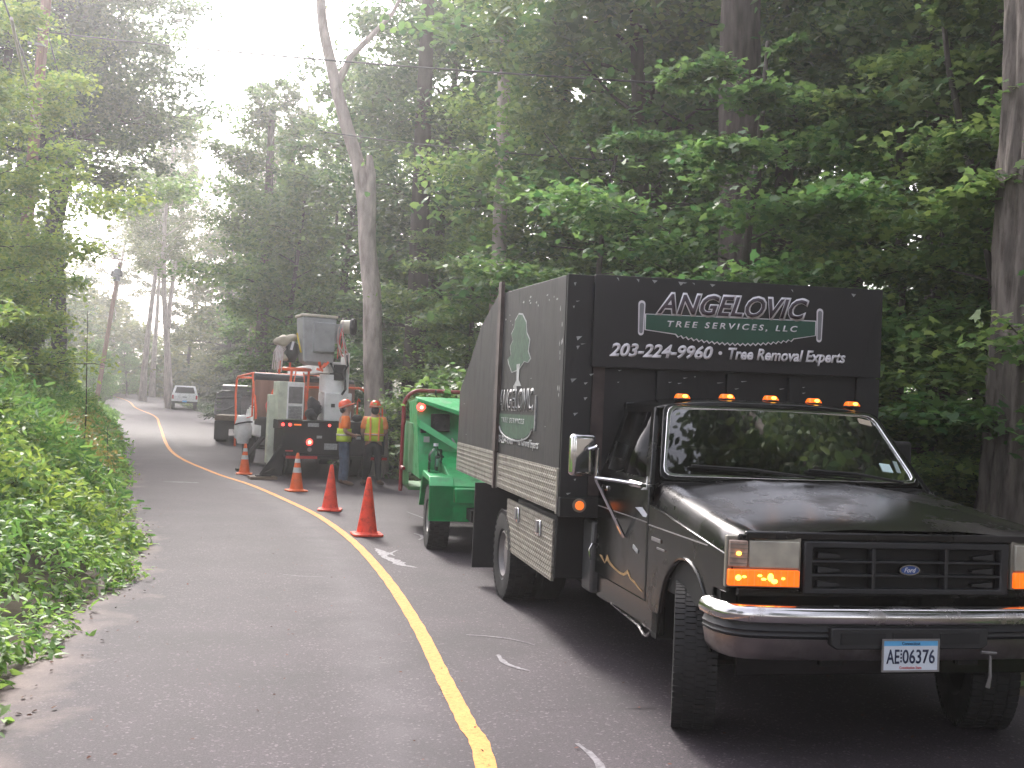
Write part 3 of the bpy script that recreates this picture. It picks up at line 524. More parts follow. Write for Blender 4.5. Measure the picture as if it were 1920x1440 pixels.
# trees behind the viewer (mirrored in chrome and glass)
for x, y, lb in [(-6.5,-7,'roadside tree behind the camera on the left'),(6.0,-6.5,'roadside tree behind the camera on the right'),(-9,-1.5,'roadside tree left of the camera'),(9.5,-1,'roadside tree right of the camera'),(1.5,-19,'tree behind the camera down the road'),(7.8,5.2,'tree in the woods right of the dump truck nose')]:
    place_tree('roadside_tree', dense, lb+', mirrored in glass and chrome', 'trees behind the viewpoint', x, y, rr.uniform(0, 6), .8)
big_tree('unseen tree added right of the dump truck nose for its windscreen reflection', 6.3, 5.3, [(0,0,0),(0,0,1),(0,0,4),(0,0,8),(0,0,14)], [.25,.2,.18,.15,.1], m_barkd, .03, 14, dense[1], (2.25,-.2,4.0), .95)  # out-of-view crown added to cover bright sky mirrored in the windscreen
# left bank shrubs
ORD = ['nearest', 'second', 'third', 'fourth', 'fifth', 'sixth', 'seventh', 'eighth', 'ninth', 'tenth', 'eleventh', 'twelfth', 'thirteenth']
for row, d, y0, dy, n_ in (('roadside row', 1.5, 11.5, 2.9, 9), ('second row', 2.6, 10.2, 2.7, 11), ('third row', 3.8, 9.5, 2.9, 12), ('back row', 5.3, 10.5, 3.4, 12)):
    for i in range(n_):
        y = y0+i*dy*(1+.06*i)+rr.uniform(-.5, .5); s_ = .42+.17*d+rr.uniform(-.1, .12)
        place_tree('shrub', shrub[rr.randrange(3)], 'leafy shrub on the left bank, %s in its %s, counting away from the camera' % (ORD[i], row.replace(' row', '')+' row'), 'shrubs of the left bank', left_edge_x(y)-d-rr.uniform(0, .6), y, rr.uniform(0, 6), s_, 'shrub')
for x, y, s, lb in [(-8.6,10.6,1.35,'tall dense shrub at the left edge of the view'), (-8.0,13.6,1.4,'high shrub on the left bank beside the tall one'), (-9.4,16.8,1.45,'broad shrub on the left bank under the yellow-green tree'), (-10.3,21,1.35,'high shrub on the bank before the near pole'), (-31.2,79,1.5,'round bush at the end of the road'), (-34.5,86,1.9,'big round bush behind the leaning pole'), (-38.5,104,2.0,'bush where the road vanishes'), (-41,118,2.2,'pale bush beyond the road bend')]:
    place_tree('shrub', shrub[0 if s < 1.5 else 2], lb, None, x, y, rr.uniform(0, 6), s, 'shrub')
for i, (y, s_, off) in enumerate([(41,.45,.8),(46,.4,.9),(52,.4,.8),(60,.45,1.0),(66,.4,.8),(80,.5,.9),(86,.5,1.),(94,.5,1.),(26.0,.45,1.3),(22.3,.4,1.0),(19.4,.42,.9),(16.8,.4,.9),(11.4,.42,1.1),(7.2,.4,.9),(6.2,.42,1.5),(5.3,.3,.8)]):
    place_tree('verge_plant', shrub[rr.randrange(3)], 'low leafy verge plant on the right roadside, %s from the far end' % (ORD[:13]+['fourteenth', 'fifteenth', 'last'])[[7,6,5,4,3,2,1,0,8,9,10,11,12,13,14,15][i]].replace('nearest', 'first'), 'low plants of the right verge', right_edge_x(y)+off, y, rr.uniform(0, 6), s_, 'plant')

# --- ground cover (stuff)
def stuff(name, me, label, cat): return tag(mesh_obj(name, me), label, cat, kind='stuff')
r = np.random.default_rng(21)
def cover(n, y0, y1, d0, d1, hf, ls, kind, mat_, name, tilt=.5, pw=.75, droop=.25):
    y = y0+(y1-y0)*r.uniform(0, 1, n)**1.25; d = d0+(d1-d0)*r.uniform(0, 1, n)**pw
    edge = np.interp(y, le[:, 1], le[:, 0]); x = edge-d+.16*fbm(y, d, 2.1, 8)*np.clip(1.4-d, 0, 1)
    zt = np.array([terr(a, c) for a, c in zip(x, y)]); hh = hf(d, x, y); keep = hh > .02
    z = zt+hh*(1-abs(r.normal(0, .28, n)).clip(0, 1)); pos = np.stack([x, y, z], 1)[keep]
    return leaf_mesh(name, pos, ls, kind, mat_, tilt=tilt, r=r, droop=droop)
hA = lambda d, x, y: np.clip((d+.12*fbm(x, y, 2.3, 6)-.03)*.75, 0, .5)*(1+.35*fbm(x, y, 1.1, 5))+.03*(d > 0)
stuff('ground_cover', cover(52000, 3.2, 13.5, -.06, 4.2, hA, .095, 'lance', L_weed, 'ground_cover'), 'bright low leafy weeds spilling onto the sandy left road edge', 'weeds')
hB = lambda d, x, y: np.clip((d-.05)*.8, 0, .95)*(1+.35*fbm(x, y, .9, 9))
stuff('weeds', cover(60000, 9.5, 34, .0, 4.6, hB, .10, 'lance', L_shrub, 'weeds', tilt=.8), 'tall mixed weeds crowding the left bank', 'weeds')
hC = lambda d, x, y: np.clip(.55+.9*(1-abs(d-1.0)), .1, 1.35)*(fbm(x, y, 1.3, 12) > -.1)
stuff('dry_weeds', cover(9000, 13.0, 27, .35, 1.9, hC, .09, 'lance', L_dry, 'dry_weeds', tilt=.9), 'straw-coloured dry weed stalks by the bend of the road', 'weeds')
hE = lambda d, x, y: np.clip(.5+.7*np.minimum(d, 1.5), 0, 1.5)*(1+.3*fbm(x, y, 1.6, 14))
stuff('tall_grass', cover(30000, 12, 40, .2, 3.0, hE, .13, 'needle', L_weed, 'tall_grass', tilt=1.1, droop=-.9), 'tall fine grass and weeds at mid-distance on the left bank', 'grass')
hD = lambda d, x, y: np.clip(d*.35, 0, .6)+.02
stuff('verge_grass', cover(26000, 30, 105, .0, 4.0, hD, .22, 'lance', L_weed, 'verge_grass', tilt=.8), 'green grass verge along the far left road edge', 'grass')
n = 24000; y = 4+90*r.uniform(0, 1, n)**1.5; d = 5*r.uniform(0, 1, n)**.8; x = np.interp(y, re_[:, 1], re_[:, 0])+.15+d
pos = np.stack([x, y, [terr(a, c)+.04+.22*abs(q) for a, c, q in zip(x, y, r.normal(0, .8, n)*np.clip(d, .1, 1))]], 1)
stuff('undergrowth', leaf_mesh('undergrowth', pos, .13, 'oval', L_dark, r=r), 'dim leafy undergrowth on the forest floor at right', 'undergrowth')
n = 150; y = 4+22*r.uniform(0, 1, n)**1.3; d = abs(r.normal(0, .22, n)); x = np.interp(y, le[:, 1], le[:, 0])-.05+d*r.uniform(0, 1, n)
stuff('leaf_litter', leaf_mesh('leaf_litter', np.stack([x, y, np.array([gz(a) for a in y])+.012], 1), .036, 'oval', leafmat('dead_leaves', (.03,.018,.012), (.08,.05,.03), .05, .95), tilt=.25, r=r), 'dead leaves and twigs scattered on the sandy left road edge', 'leaf litter')
n = 500; y = 4+24*r.uniform(0, 1, n)**1.2; x = np.array([r.uniform(left_edge_x(a)+.2, right_edge_x(a)-.1) for a in y])
stuff('leaf_litter', leaf_mesh('leaf_litter', np.stack([x, y, np.array([gz(a) for a in y])+.012], 1), .022, 'oval', bpy.data.materials['dead_leaves'], tilt=.15, r=r), 'small bits of leaf debris scattered over the asphalt', 'leaf litter')
# far woods closing the view
def woods(nb, xr, yr, zr, ls, nper, mat_, seed):
    r = np.random.default_rng(seed); P_ = []
    for i in range(nb):
        c = np.array([r.uniform(*xr), r.uniform(*yr), r.uniform(*zr)]); k = r.normal(0, 1, (nper, 3)); k /= np.linalg.norm(k, axis=1)[:, None]; k *= r.uniform(.5, 1, nper)[:, None]**.5*np.array([3.2,3.2,2.2])*r.uniform(.6, 1.2); P_.append(c+k)
    return leaf_mesh('woodland', np.concatenate(P_), ls, 'quad', mat_, r=r)
stuff('woodland', woods(85, (-4,40), (48,62), (0,11), .42, 260, L_maple, 1), 'green mass of woods far behind the right-hand trees', 'woods')
stuff('woodland', woods(190, (-82,-14), (112,134), (-1,13), .65, 430, L_far, 2), 'hazy green woods where the road disappears', 'woods')
stuff('woodland', woods(110, (-75,-22), (40,105), (0,13), .5, 300, L_far, 3) if False else woods(90, (-62,-40), (60,110), (1,15), .5, 300, L_far, 3), 'hazy woods beyond the left bank', 'woods')
# tall weed stalks
for x, y, h, lb in [(-5.45,13.3,2.75,'tallest thin dark weed stalk on the left bank'), (-5.55,14.4,1.3,'short brown weed stalk near the road bend'), (-5.35,12.3,1.0,'thin leafy stalk at the bank edge')]:
    o = thing('weed_stalk', lb, 'plant', (x, y, terr(x, y))); b = MB(); b.tube([(0,0,0),(.03,0,h*.5),(-.02,0,h)], [.011,.008,.003], 5); b.build('stem', m_barkd, o)
    q = np.stack([np.random.default_rng(3).normal(0, .06, 60), np.random.default_rng(4).normal(0, .06, 60), np.linspace(.1, h, 60)], 1); mesh_obj('foliage', leaf_mesh('foliage', q, .07, 'lance', L_shrub), o)

# ------------------------------------------------------------------ wheels
def wheel(parent, c, r_, w_, rim_r, mat_rim, steer=0, name='wheel', side=-1, lugs=True, blocks=0, dish=.05):
    """axle along X; side -1: outer face towards -X"""
    h = bpy.data.objects.new(name, None); COL.objects.link(h); h.parent = parent; h.location = c; h.rotation_euler = (0, 0, steer)
    b = MB(); w2 = w_/2
    b.lathe([(rim_r,-w2*.72),(rim_r+.02,-w2*.92),(r_*.86,-w2),(r_*.955,-w2*.93),(r_,-w2*.74),(r_,w2*.74),(r_*.955,w2*.93),(r_*.86,w2),(rim_r+.02,w2*.92),(rim_r,w2*.72)], axis='x', n=48, closed=True)
    if blocks:
        for i in range(blocks):
            for j, xx in enumerate((-.38,-.13,.13,.38)):
                a = 2*PI*(i+(j % 2)*.5)/blocks; R = r_+.002
                cpos = (xx*w_, R*math.cos(a), R*math.sin(a)); b.rbox(cpos, (w_*.22, .009, 2*PI*r_/blocks*.80), (a, 0, 0))
            for xx in (-.47, .47):
                a = 2*PI*(i+.25)/blocks; R = r_-.022; b.rbox((xx*w_, R*math.cos(a), R*math.sin(a)), (w_*.03, .03, 2*PI*r_/blocks*.45), (a, 0, 0))
    b.build('tyre', m_rubber, h, ang=30)
    b = MB(); s = side; o = s*w2
    b.lathe([(rim_r,s*w2*.8),(rim_r-.015,s*w2*.85),(rim_r-.03,o*.5),(rim_r*.72,o*.5-s*dish),(rim_r*.5,o*.5-s*dish),(rim_r*.42,o*.62),(.001,o*.66)], axis='x', n=32)
    for k in range(8): a = 2*PI*k/8; b.cyl((o*.5-s*dish-.01, rim_r*.62*math.cos(a), rim_r*.62*math.sin(a)), (o*.5-s*dish+s*.012, rim_r*.62*math.cos(a), rim_r*.62*math.sin(a)), rim_r*.07, n=8)
    b.build('rim', mat_rim, h); return h

# ------------------------------------------------------------------ DUMP TRUCK
TR = thing('dump_truck', 'black tree-service pickup truck with a tall lettered wooden dump box', 'truck', (2.093, 5.325, 0), .2012)
def zt(v): return 1.188+(v-.1)/1.25*.145
# hood and fender tops
def hoodf(a, c):
    v = .085+a*1.28; prof = [(-.985,-.20),(-.98,-.11),(-.962,-.045),(-.925,-.010),(-.87,0),(-.80,-.012),(-.72,-.004),(-.6,.008),(-.3,.022),(0,.026)]
    prof = prof+[(-p[0], p[1]) for p in prof[-2::-1]]; k = c*(len(prof)-1); i = min(int(k), len(prof)-2); f = k-i
    u = prof[i][0]*(1-f)+prof[i+1][0]*f; z = prof[i][1]*(1-f)+prof[i+1][1]*f
    nose = max(0, 1-(v-.085)/.16); z -= .016*nose**2; 
    if .12 < abs(u) < .55: z += .008*max(0, 1-abs(abs(u)-.34)/.2)
    return (u*(1-.045*a)*(1-.03*nose**2), v-.0*nose, zt(v)+z)
b = MB(); b.grid(hoodf, 14, 36); b.build('hood', m_hood, TR, ang=50)
b = MB(); b.prism([(-.93,1.10),(-.93,1.165),(.93,1.165),(.93,1.10)], 'y', .085, .10); b.box(-.90,.90,.062,.088,1.142,1.182); b.build('hood_lip', m_hood, TR, bevel=.012)
for s in (-1, 1):
    arc = [(.66+.375*math.cos(t), .52+.42*math.sin(t)) for t in np.linspace(rad(8), rad(172), 18)]
    zz = lambda v: zt(v)-.13
    poly = [(.10,.87),(.10,zz(.1)),(1.30,zz(1.3)),(1.30,.56),(1.13,.56)]+[(a, c) for a, c in arc]+[(.265,.87)]
    b = MB(); b.prism(poly, 'x', s*.955, s*.98); b.build('fender', m_paint, TR, bevel=.006)
    b = MB(); b.tube([(s*.982, p[0], p[1]) for p in [(.66+.39*math.cos(t), .52+.433*math.sin(t)) for t in np.linspace(rad(0), rad(178), 22)]], .010, 6); b.build('arch_lip', m_paint, TR)
    b = MB(); b.box(s*.955, s*.50, .22, 1.2, .72, 1.0); b.box(s*.955, s*.55, 1.16, 1.25, .4, 1.0); b.build('wheel_well', m_under, TR)
# side crease line & badge
b = MB(); b.box(-.986,-.981,.35,1.28,1.068,1.074); b.box(-.986,-.981,1.32,2.38,1.078,1.084); b.build('side_crease', m_grey, TR)
b = MB(); b.box(-.987,-.981,1.06,1.22,.985,1.008); b.box(-.987,-.981,.99,1.12,.945,.957); b.build('fender_badge', m_grey, TR, bevel=.002)
# doors
for s in (-1, 1):
    b = MB(); b.prism([(1.32,.60),(1.32,1.315),(2.40,1.315),(2.42,.60)], 'x', s*.945, s*.981); d = b.build('door', m_paint, TR, bevel=.01)
    b = MB(); b.ring([(s*.968,1.335,1.316),(s*.968,2.40,1.316),(s*.805,2.36,1.80),(s*.805,1.76,1.80)], [(s*.95,1.47,1.35),(s*.95,2.28,1.35),(s*.822,2.27,1.76),(s*.822,1.79,1.76)], (-s*.035,0,-.005)); b.build('window_frame', m_paint, d, bevel=.006)
    b = MB(); b.add([(s*.945,1.46,1.345),(s*.945,2.29,1.345),(s*.815,2.28,1.765),(s*.815,1.785,1.765)], [(0,1,2,3)]); b.build('window_pane', m_glass2, d, solid=.004)
    b = MB(); b.rbox((s*.985,2.22,1.22), (.02,.13,.035)); b.build('door_handle', m_chrome, d, bevel=.008)
    b = MB(); b.prism([(1.15,.42),(1.15,.60),(2.44,.60),(2.44,.42)], 'x', s*.90, s*.955); b.build('sill', m_paint, TR, bevel=.015)
    b = MB(); b.box(s*.982, s*.978, 1.305, 1.315, .6, 1.3); b.build('door_gap', m_seam, d)
# scrapes on the passenger door (flat paint chips)
m_chip = M('primer_scrape', (.33,.21,.09), .7, var=.3, scale=15); m_chipw = M('bare_paint_patch', (.5,.52,.58), .5)
dr = [o for o in TR.children if o.name.startswith('door')][0]
b = MB(); pts = [(2.30,.745),(2.24,.725),(2.17,.705),(2.12,.735),(2.05,.712),(1.95,.70),(1.84,.69),(1.74,.69),(1.66,.715),(1.6,.69),(1.52,.68),(1.42,.66),(1.36,.65)]
hh = [.0,.02,.003,.035,.02,.010,.008,.010,.022,.008,.008,.003,.002]
b.v = [(-.9835, p[0], p[1]+q) for p, q in zip(pts, hh)]+[(-.9835, p[0], p[1]-.006) for p in pts]; n = len(pts); b.f = [(i, i+1, n+i+1, n+i) for i in range(n-1)]; b.m = [0]*len(b.f); b.build('scrape', m_chip, dr, smooth=False)
b = MB(); b.add([(-.9835,1.56,1.15),(-.9835,1.42,1.165),(-.9835,1.32,1.13),(-.9835,1.34,1.11),(-.9835,1.40,1.108),(-.9835,1.47,1.13)], [(0,1,2,3,4,5)]); b.build('paint_patch', m_chipw, dr, smooth=False)
b = MB(); b.rbox((-.984,1.52,.89), (.006,.10,.028), (.25,0,0)); b.build('door_badge', m_greyw, dr, bevel=.003)
b = MB(); b.add([(-.972,1.375,1.36),(-.972,1.40,1.30),(-.985,1.33,1.28),(-.985,1.45,1.27),(-.97,1.36,1.33)], [(0,1,3,2)]); b.build('mirror_plate', m_greyw, dr, solid=.003)
# roof, pillars, back wall
def rooff(a, c):
    v = 1.70+a*.76; u = -.80+1.6*c; e = (abs(u)/.80); f = max(0, 1-a*6); g = max(0, a*6-5)
    return (u*(1-.02*f), v, 1.80+.072*(1-e**3.5)*(1-.55*f**2)*(1-.3*g**2)+.012*a)
b = MB(); b.grid(rooff, 12, 20); b.build('roof', m_paint, TR, ang=60, solid=.02)
b = MB(); b.box(-.80,.80,2.40,2.45,.6,1.83); b.box(-.97,.97,2.405,2.44,.6,1.33); b.build('cab_back', m_paint, TR, bevel=.01)
WB = [(-.905,1.335,1.345),(.905,1.335,1.345),(.765,1.705,1.825),(-.765,1.705,1.825)]
def lerp3(a, b_, t): return tuple(a[i]+(b_[i]-a[i])*t for i in range(3))
def inset(Q, d):
    c = [sum(p[i] for p in Q)/4 for i in range(3)]; out = []
    for p in Q: v = Vector(p)-Vector(c); out.append(tuple(Vector(p)-Vector((math.copysign(d[0], v.x), 0, 0))-Vector((0, .37/.48*math.copysign(d[1], v.z)*.79, math.copysign(d[1], v.z)*.79))))
    return out
def rquad(Q, t=.06):
    out = []
    for i in range(4):
        p, a, c = Vector(Q[i]), Vector(Q[i-1]), Vector(Q[(i+1) % 4]); A = p+(a-p).normalized()*t; C_ = p+(c-p).normalized()*t
        for k in range(4): s = k/3; out.append((A*(1-s)**2+p*2*s*(1-s)+C_*s*s))
    return out
nrm = (0,-.79*.012,.61*.012)
b = MB(); b.ring(rquad(WB, .07), rquad(inset(WB, (.022,.02)), .075), (0,.03,-.02)); b.build('windscreen_surround', m_paint, TR, bevel=.004)
W1 = inset(WB, (.022,.02)); b = MB(); b.ring([tuple(Vector(p)+Vector(nrm)) for p in rquad(W1, .075)], [tuple(Vector(p)+Vector(nrm)) for p in rquad(inset(W1, (.022,.02)), .07)], (0,.01,-.008)); b.build('chrome_surround', m_chrome2, TR, bevel=.003)
W2 = inset(WB, (.03,.028)); b = MB()
def wsf(a, c):
    p = lerp3(lerp3(W2[0], W2[1], a), lerp3(W2[3], W2[2], a), c); k = .02*(1-(2*a-1)**2); return (p[0], p[1]-k*.5+.004, p[2]+k*.4)
b.grid(wsf, 12, 5); ws = b.build('windscreen', m_glass, TR)
def on_ws(a, c, w_, h_, name, mm, rot=0, lift=.004):
    cc, ss = math.cos(rot), math.sin(rot); b = MB(); P4 = []
    for dx, dy in ((-1,-1),(1,-1),(1,1),(-1,1)):
        x, y = dx*w_/2*cc-dy*h_/2*ss, dx*w_/2*ss+dy*h_/2*cc; p = wsf(a+x/1.7, c+y/.58); P4.append((p[0], p[1]-.79*lift, p[2]+.61*lift))
    b.add(P4, [(0,1,2,3)]); return b.build(name, mm, ws, smooth=False)
on_ws(.905,.20,.075,.07,'inspection_sticker', M('pale_sticker', (.5,.66,.66), .5), -.1); on_ws(.955,.22,.03,.1,'small_sticker', M('dim_sticker', (.22,.28,.27), .5), -.2); on_ws(.935,.88,.10,.05,'tan_sticker', M('tan_sticker', (.42,.36,.27), .5), -.2)
for a0, a1, c0, c1 in [(.10,.57,.12,.02),(.56,.93,.10,.01)]:
    p, q = wsf(a0, c0), wsf(a1, c1); b = MB(); b.tube([(p[0], p[1]-.02, p[2]+.015), ((p[0]+q[0])/2, (p[1]+q[1])/2-.035, (p[2]+q[2])/2+.02), (q[0], q[1]-.04, q[2]+.0)], [.008,.011,.008], 6)
    b.tube([(p[0]-.02, p[1]-.01, p[2]+.005), (p[0]+.38, p[1]-.02, p[2]-.01)], .007, 5); b.build('wiper', m_under, TR)
b = MB(); b.box(-.88,.88,1.30,1.42,1.31,1.333); b.build('cowl', m_under, TR)
# interior
b = MB(); b.box(-.85,.85,1.42,1.62,1.0,1.31); b.build('dashboard', m_under, TR, bevel=.03)
b = MB(); b.box(-.75,.75,1.85,2.30,.9,1.08); b.box(-.75,.75,2.24,2.38,1.0,1.52); b.build('bench_seat', m_under, TR, bevel=.04)
b = MB(); b.lathe([(.19+.012*math.cos(t), .012*math.sin(t)) for t in np.linspace(0, 2*PI, 8, endpoint=False)], n=24, closed=True); sw = b.build('steering_wheel', m_under, TR); sw.location = (.4,1.72,1.30); sw.rotation_euler = (rad(55),0,0)
b = MB(); b.box(-.9,.9,1.2,2.42,.45,.6); b.build('floor_pan', m_under, TR)
# cab marker lights
for u, z in ((-.59,1.862),(-.27,1.874),(.05,1.877),(.37,1.872),(.66,1.862)):
    b = MB(); b.ell((u,1.83,z-.004), (.062,.05,.014), 14, 6); l = b.build('marker_light', m_under, TR)
    b = MB(); b.hexa([(u-.05,1.79,z),(u+.05,1.79,z),(u+.05,1.87,z),(u-.05,1.87,z),(u-.036,1.815,z+.032),(u+.036,1.815,z+.032),(u+.036,1.86,z+.032),(u-.036,1.86,z+.032)]); b.build('lens', m_amber, l, bevel=.008)
    b = MB(); b.ell((u+.008,1.797,z+.016), (.018,.012,.011), 10, 6); b.build('bulb', m_amberhot, l)
# mirrors
mi = MB(); mi.rbox((0,0,0), (.185,.07,.275)); mh = mi.build('wing_mirror', m_chrome2, TR, bevel=.028, seg=4); mh.location = (-1.27,1.84,1.46); mh.rotation_euler = (0,0,.28)
b = MB(); b.tube([(-1.24,1.79,1.50),(-1.19,1.775,1.52),(-1.175,1.78,1.50),(-1.18,1.79,1.32)], .011, 8); b.tube([(-1.185,1.79,1.315),(-1.08,1.66,1.31),(-.98,1.50,1.30)], .013, 8); b.tube([(-1.18,1.79,1.305),(-.987,1.75,.935)], .013, 8); b.cyl((-1.0,1.6,1.30),(-.97,1.46,1.295), .024, .02, 10); b.build('mirror_arm', m_chrome2, TR)
b = MB(); b.tube([(1.065,1.88,1.31),(1.08,1.86,1.42),(1.04,1.84,1.44),(1.0,1.84,1.44)], .013, 8); b.tube([(1.065,1.88,1.31),(.98,1.52,1.30)], .013, 8); b.build('mirror_arm', m_chrome2, TR)
b = MB(); b.rbox((1.12,1.96,1.5), (.17,.06,.26)); b.build('wing_mirror', m_under, TR, bevel=.025, seg=3)
# grille
GR = MB(); GR.ring([(-.585,.055,.872),(.585,.055,.872),(.585,.055,1.138),(-.585,.055,1.138)], [(-.535,.055,.90),(.535,.055,.90),(.535,.055,1.105),(-.535,.055,1.105)], (0,.05,0)); gr = GR.build('grille', m_plast, TR, bevel=.008)
for z in (.966,1.036): b = MB(); b.box(-.54,.54,.06,.11,z-.006,z+.006); b.build('grille_bar', m_plast, gr, bevel=.003)
for u in (-.195,.22): b = MB(); b.box(u-.010,u+.010,.058,.11,.895,1.11); b.build('grille_bar', m_plast, gr, bevel=.003)
for z in (.918,.99,1.062):
    for u in (-.5,.5): b = MB(); b.prism([(u,z-.012),(u,z+.02),(u-math.copysign(.12, u),z+.006),(u-math.copysign(.12, u),z-.004)], 'y', .07, .10); b.build('grille_wedge', m_plast, gr)
b = MB(); b.box(-.56,.56,.115,.13,.87,1.135); b.build('grille_back', m_under, gr)
b = MB(); b.box(-.92,.92,.09,.12,.85,.895); b.box(-.9,.9,.12,.16,.45,1.1); b.build('front_panel', m_paint, TR, bevel=.006)
b = MB(); b.v = [(.0+.058*math.cos(a), .043, 1.0+.027*math.sin(a)) for a in np.linspace(0, 2*PI, 28, endpoint=False)]+[(.0+.058*math.cos(a), .06, 1.0+.027*math.sin(a)) for a in np.linspace(0, 2*PI, 28, endpoint=False)]; b.f = [tuple(range(28))]+[(i, (i+1) % 28, 28+(i+1) % 28, 28+i) for i in range(28)]; b.m = [0]*29
em = b.build('emblem', m_chrome2, gr)
b = MB(); b.v = [(.0+.050*math.cos(a), .0415, 1.0+.021*math.sin(a)) for a in np.linspace(0, 2*PI, 28, endpoint=False)]; b.f = [tuple(range(28))]; b.m = [0]; b.build('emblem_field', m_blue, em, smooth=False)
text_mesh('emblem_script', 'Ford', m_white, em, (-.033,.033,.989,1.013), 'front', .0405, 0, .35)
# headlights
for s in (-1, 1):
    X = lambda a: s*a; hx = sorted
    def q(u0, u1, z0, z1, y0, y1, nm, mm, par, yo=0, bev=.006):
        # u0 outer -> u1 inner, y at outer/inner
        b = MB(); P = [(s*u0,y0,z0),(s*u1,y1,z0),(s*u1,y1+.03,z0),(s*u0,y0+.03,z0),(s*u0,y0,z1),(s*u1,y1,z1),(s*u1,y1+.03,z1),(s*u0,y0+.03,z1)]; b.hexa(P); return b.build(nm, mm, par, bevel=bev)
    hl = q(.985,.60,.898,1.155,.10,.06,'headlight',m_tan,TR)
    q(.875,.615,.998,1.135,.073,.045,'lens',m_head,hl); q(.975,.885,1.002,1.135,.085,.063,'corner_lens',m_clearamb,hl)
    q(.978,.612,.908,.990,.078,.040,'turn_signal',m_amber,hl)
    for z in (1.02,1.045,1.07,1.095,1.115): q(.974,.886,z,z+.003,.080,.059,'lens_rib',m_tan,hl,bev=0)
    for k in range(10): u = .64+k*.034; q(u+.004,u,.912,.986,.0385+.038*(u-.612)/.366,.0385+.038*(u-.612)/.366,'lens_flute',m_orange_l,hl,bev=0)
    b = MB(); b.ell((s*.93,.072,1.07), (.014,.008,.010), 10, 6); b.build('bulb_glow', m_amberhot, hl)
    for uu, zz_, a_, c_ in ((.93,.95,.016,.014),(.90,.955,.012,.006),(.82,.962,.012,.006),(.80,.945,.014,.006),(.765,.955,.016,.020),(.745,.935,.018,.012),(.70,.95,.01,.006)):
        b = MB(); b.ell((s*uu,.036+.038*(uu-.612)/.366,zz_), (a_,.006,c_), 10, 6); b.build('bulb_glow', m_amberhot, hl)
# bumper (swept profile along curved path)
def sweep(path, prof, name, mm, par, closed=True, bevel=0, ang=40):
    b = MB(); n = len(prof)
    for i, p in enumerate(path):
        t = Vector(path[min(i+1, len(path)-1)])-Vector(path[max(i-1, 0)]); t.z = 0; t.normalize(); o = Vector((t.y, -t.x, 0))
        for d, z in prof: b.v.append(tuple(Vector(p)+o*d+Vector((0,0,z))))
    b.f = [(i*n+j, i*n+(j+1) % n, (i+1)*n+(j+1) % n, (i+1)*n+j) for i in range(len(path)-1) for j in range(n if closed else n-1)]+[tuple(range(n)), tuple(range((len(path)-1)*n, len(path)*n))]; b.m = [0]*len(b.f)
    return b.build(name, mm, par, bevel=bevel, ang=ang)
half = [(0,-.10),(.3,-.096),(.6,-.083),(.8,-.062),(.93,-.03),(1.0,.03),(1.03,.12),(1.035,.24)]
path = [(-x, y, 0) for x, y in half[::-1]]+[(x, y, 0) for x, y in half[1:]]
bu = sweep(path, [(-.05,.832),(.0,.83),(.025,.812),(.032,.785),(.025,.757),(.0,.745),(-.05,.745)], 'bumper', m_chrome, TR)
sweep(path, [(-.05,.744),(-.004,.744),(.006,.72),(.010,.715),(.006,.71),(.006,.695),(.010,.69),(.0,.675),(-.05,.675)], 'rubber_strip', m_plast, bu)
sweep(path, [(-.05,.674),(.004,.674),(-.01,.60),(-.035,.565),(-.06,.56)], 'bumper_valance', M('dull_chrome', (.34,.32,.31), .3, 1, var=.15, dirt=(.12,.105,.095), damt=.6, dscale=5), bu)
b = MB(); b.prism([(-.46,.735),(.40,.735),(.40,.65),(.37,.63),(-.43,.63),(-.46,.65)], 'y', -.125, -.08); ins = b.build('bumper_insert', m_plast, bu, bevel=.006)
for u0, u1 in ((-.41,-.17),(-.13,.09),(.13,.35)): b = MB(); b.box(u0,u1,-.129,-.124,.655,.71); b.build('slot', m_seam, ins, smooth=False)
# plate
b = MB(); b.box(-.154,.154,-.142,-.136,.507,.663); pl = b.build('licence_plate', m_plate, TR, bevel=.003)
b = MB(); b.ring([(-.157,-.145,.504),(.157,-.145,.504),(.157,-.145,.666),(-.157,-.145,.666)], [(-.148,-.145,.513),(.148,-.145,.513),(.148,-.145,.657),(-.148,-.145,.657)], (0,.006,0)); b.build('plate_frame', m_grey, pl)
b = MB(); b.add([(-.147,-.1425,.632),(.147,-.1425,.632),(.147,-.1425,.656),(-.147,-.1425,.656)], [(0,1,2,3)]); b.build('plate_band', m_plateb, pl, smooth=False)
text_mesh('plate_text', 'AE', m_platet, pl, (-.132,-.062,.545,.615), 'front', -.1435, .012); text_mesh('plate_text', '06376', m_platet, pl, (-.045,.132,.545,.615), 'front', -.1435, .012)
b = MB()
for z in (.552,.569,.586,.603): b.box(-.057,-.049,-.1442,-.1435,z,z+.010)
b.build('plate_mark', m_platet, pl, smooth=False)
text_mesh('plate_state', 'Connecticut', m_platet, pl, (-.05,.05,.637,.652), 'front', -.144, 0); text_mesh('plate_motto', 'Constitution State', m_red_off, pl, (-.06,.06,.519,.533), 'front', -.1435, 0)
b = MB(); b.tube([(.36,-.12,.60),(.355,-.13,.50),(.35,-.12,.44)], [.006,.008,.012], 6); b.tube([(.30,-.13,.62),(.38,-.135,.615)], .008, 6); b.build('dangling_strap', m_grey, TR)
for o_ in (pl, ins): o_.location = (-.10, 0, .024) if o_ == pl else (-.06, 0, .004)
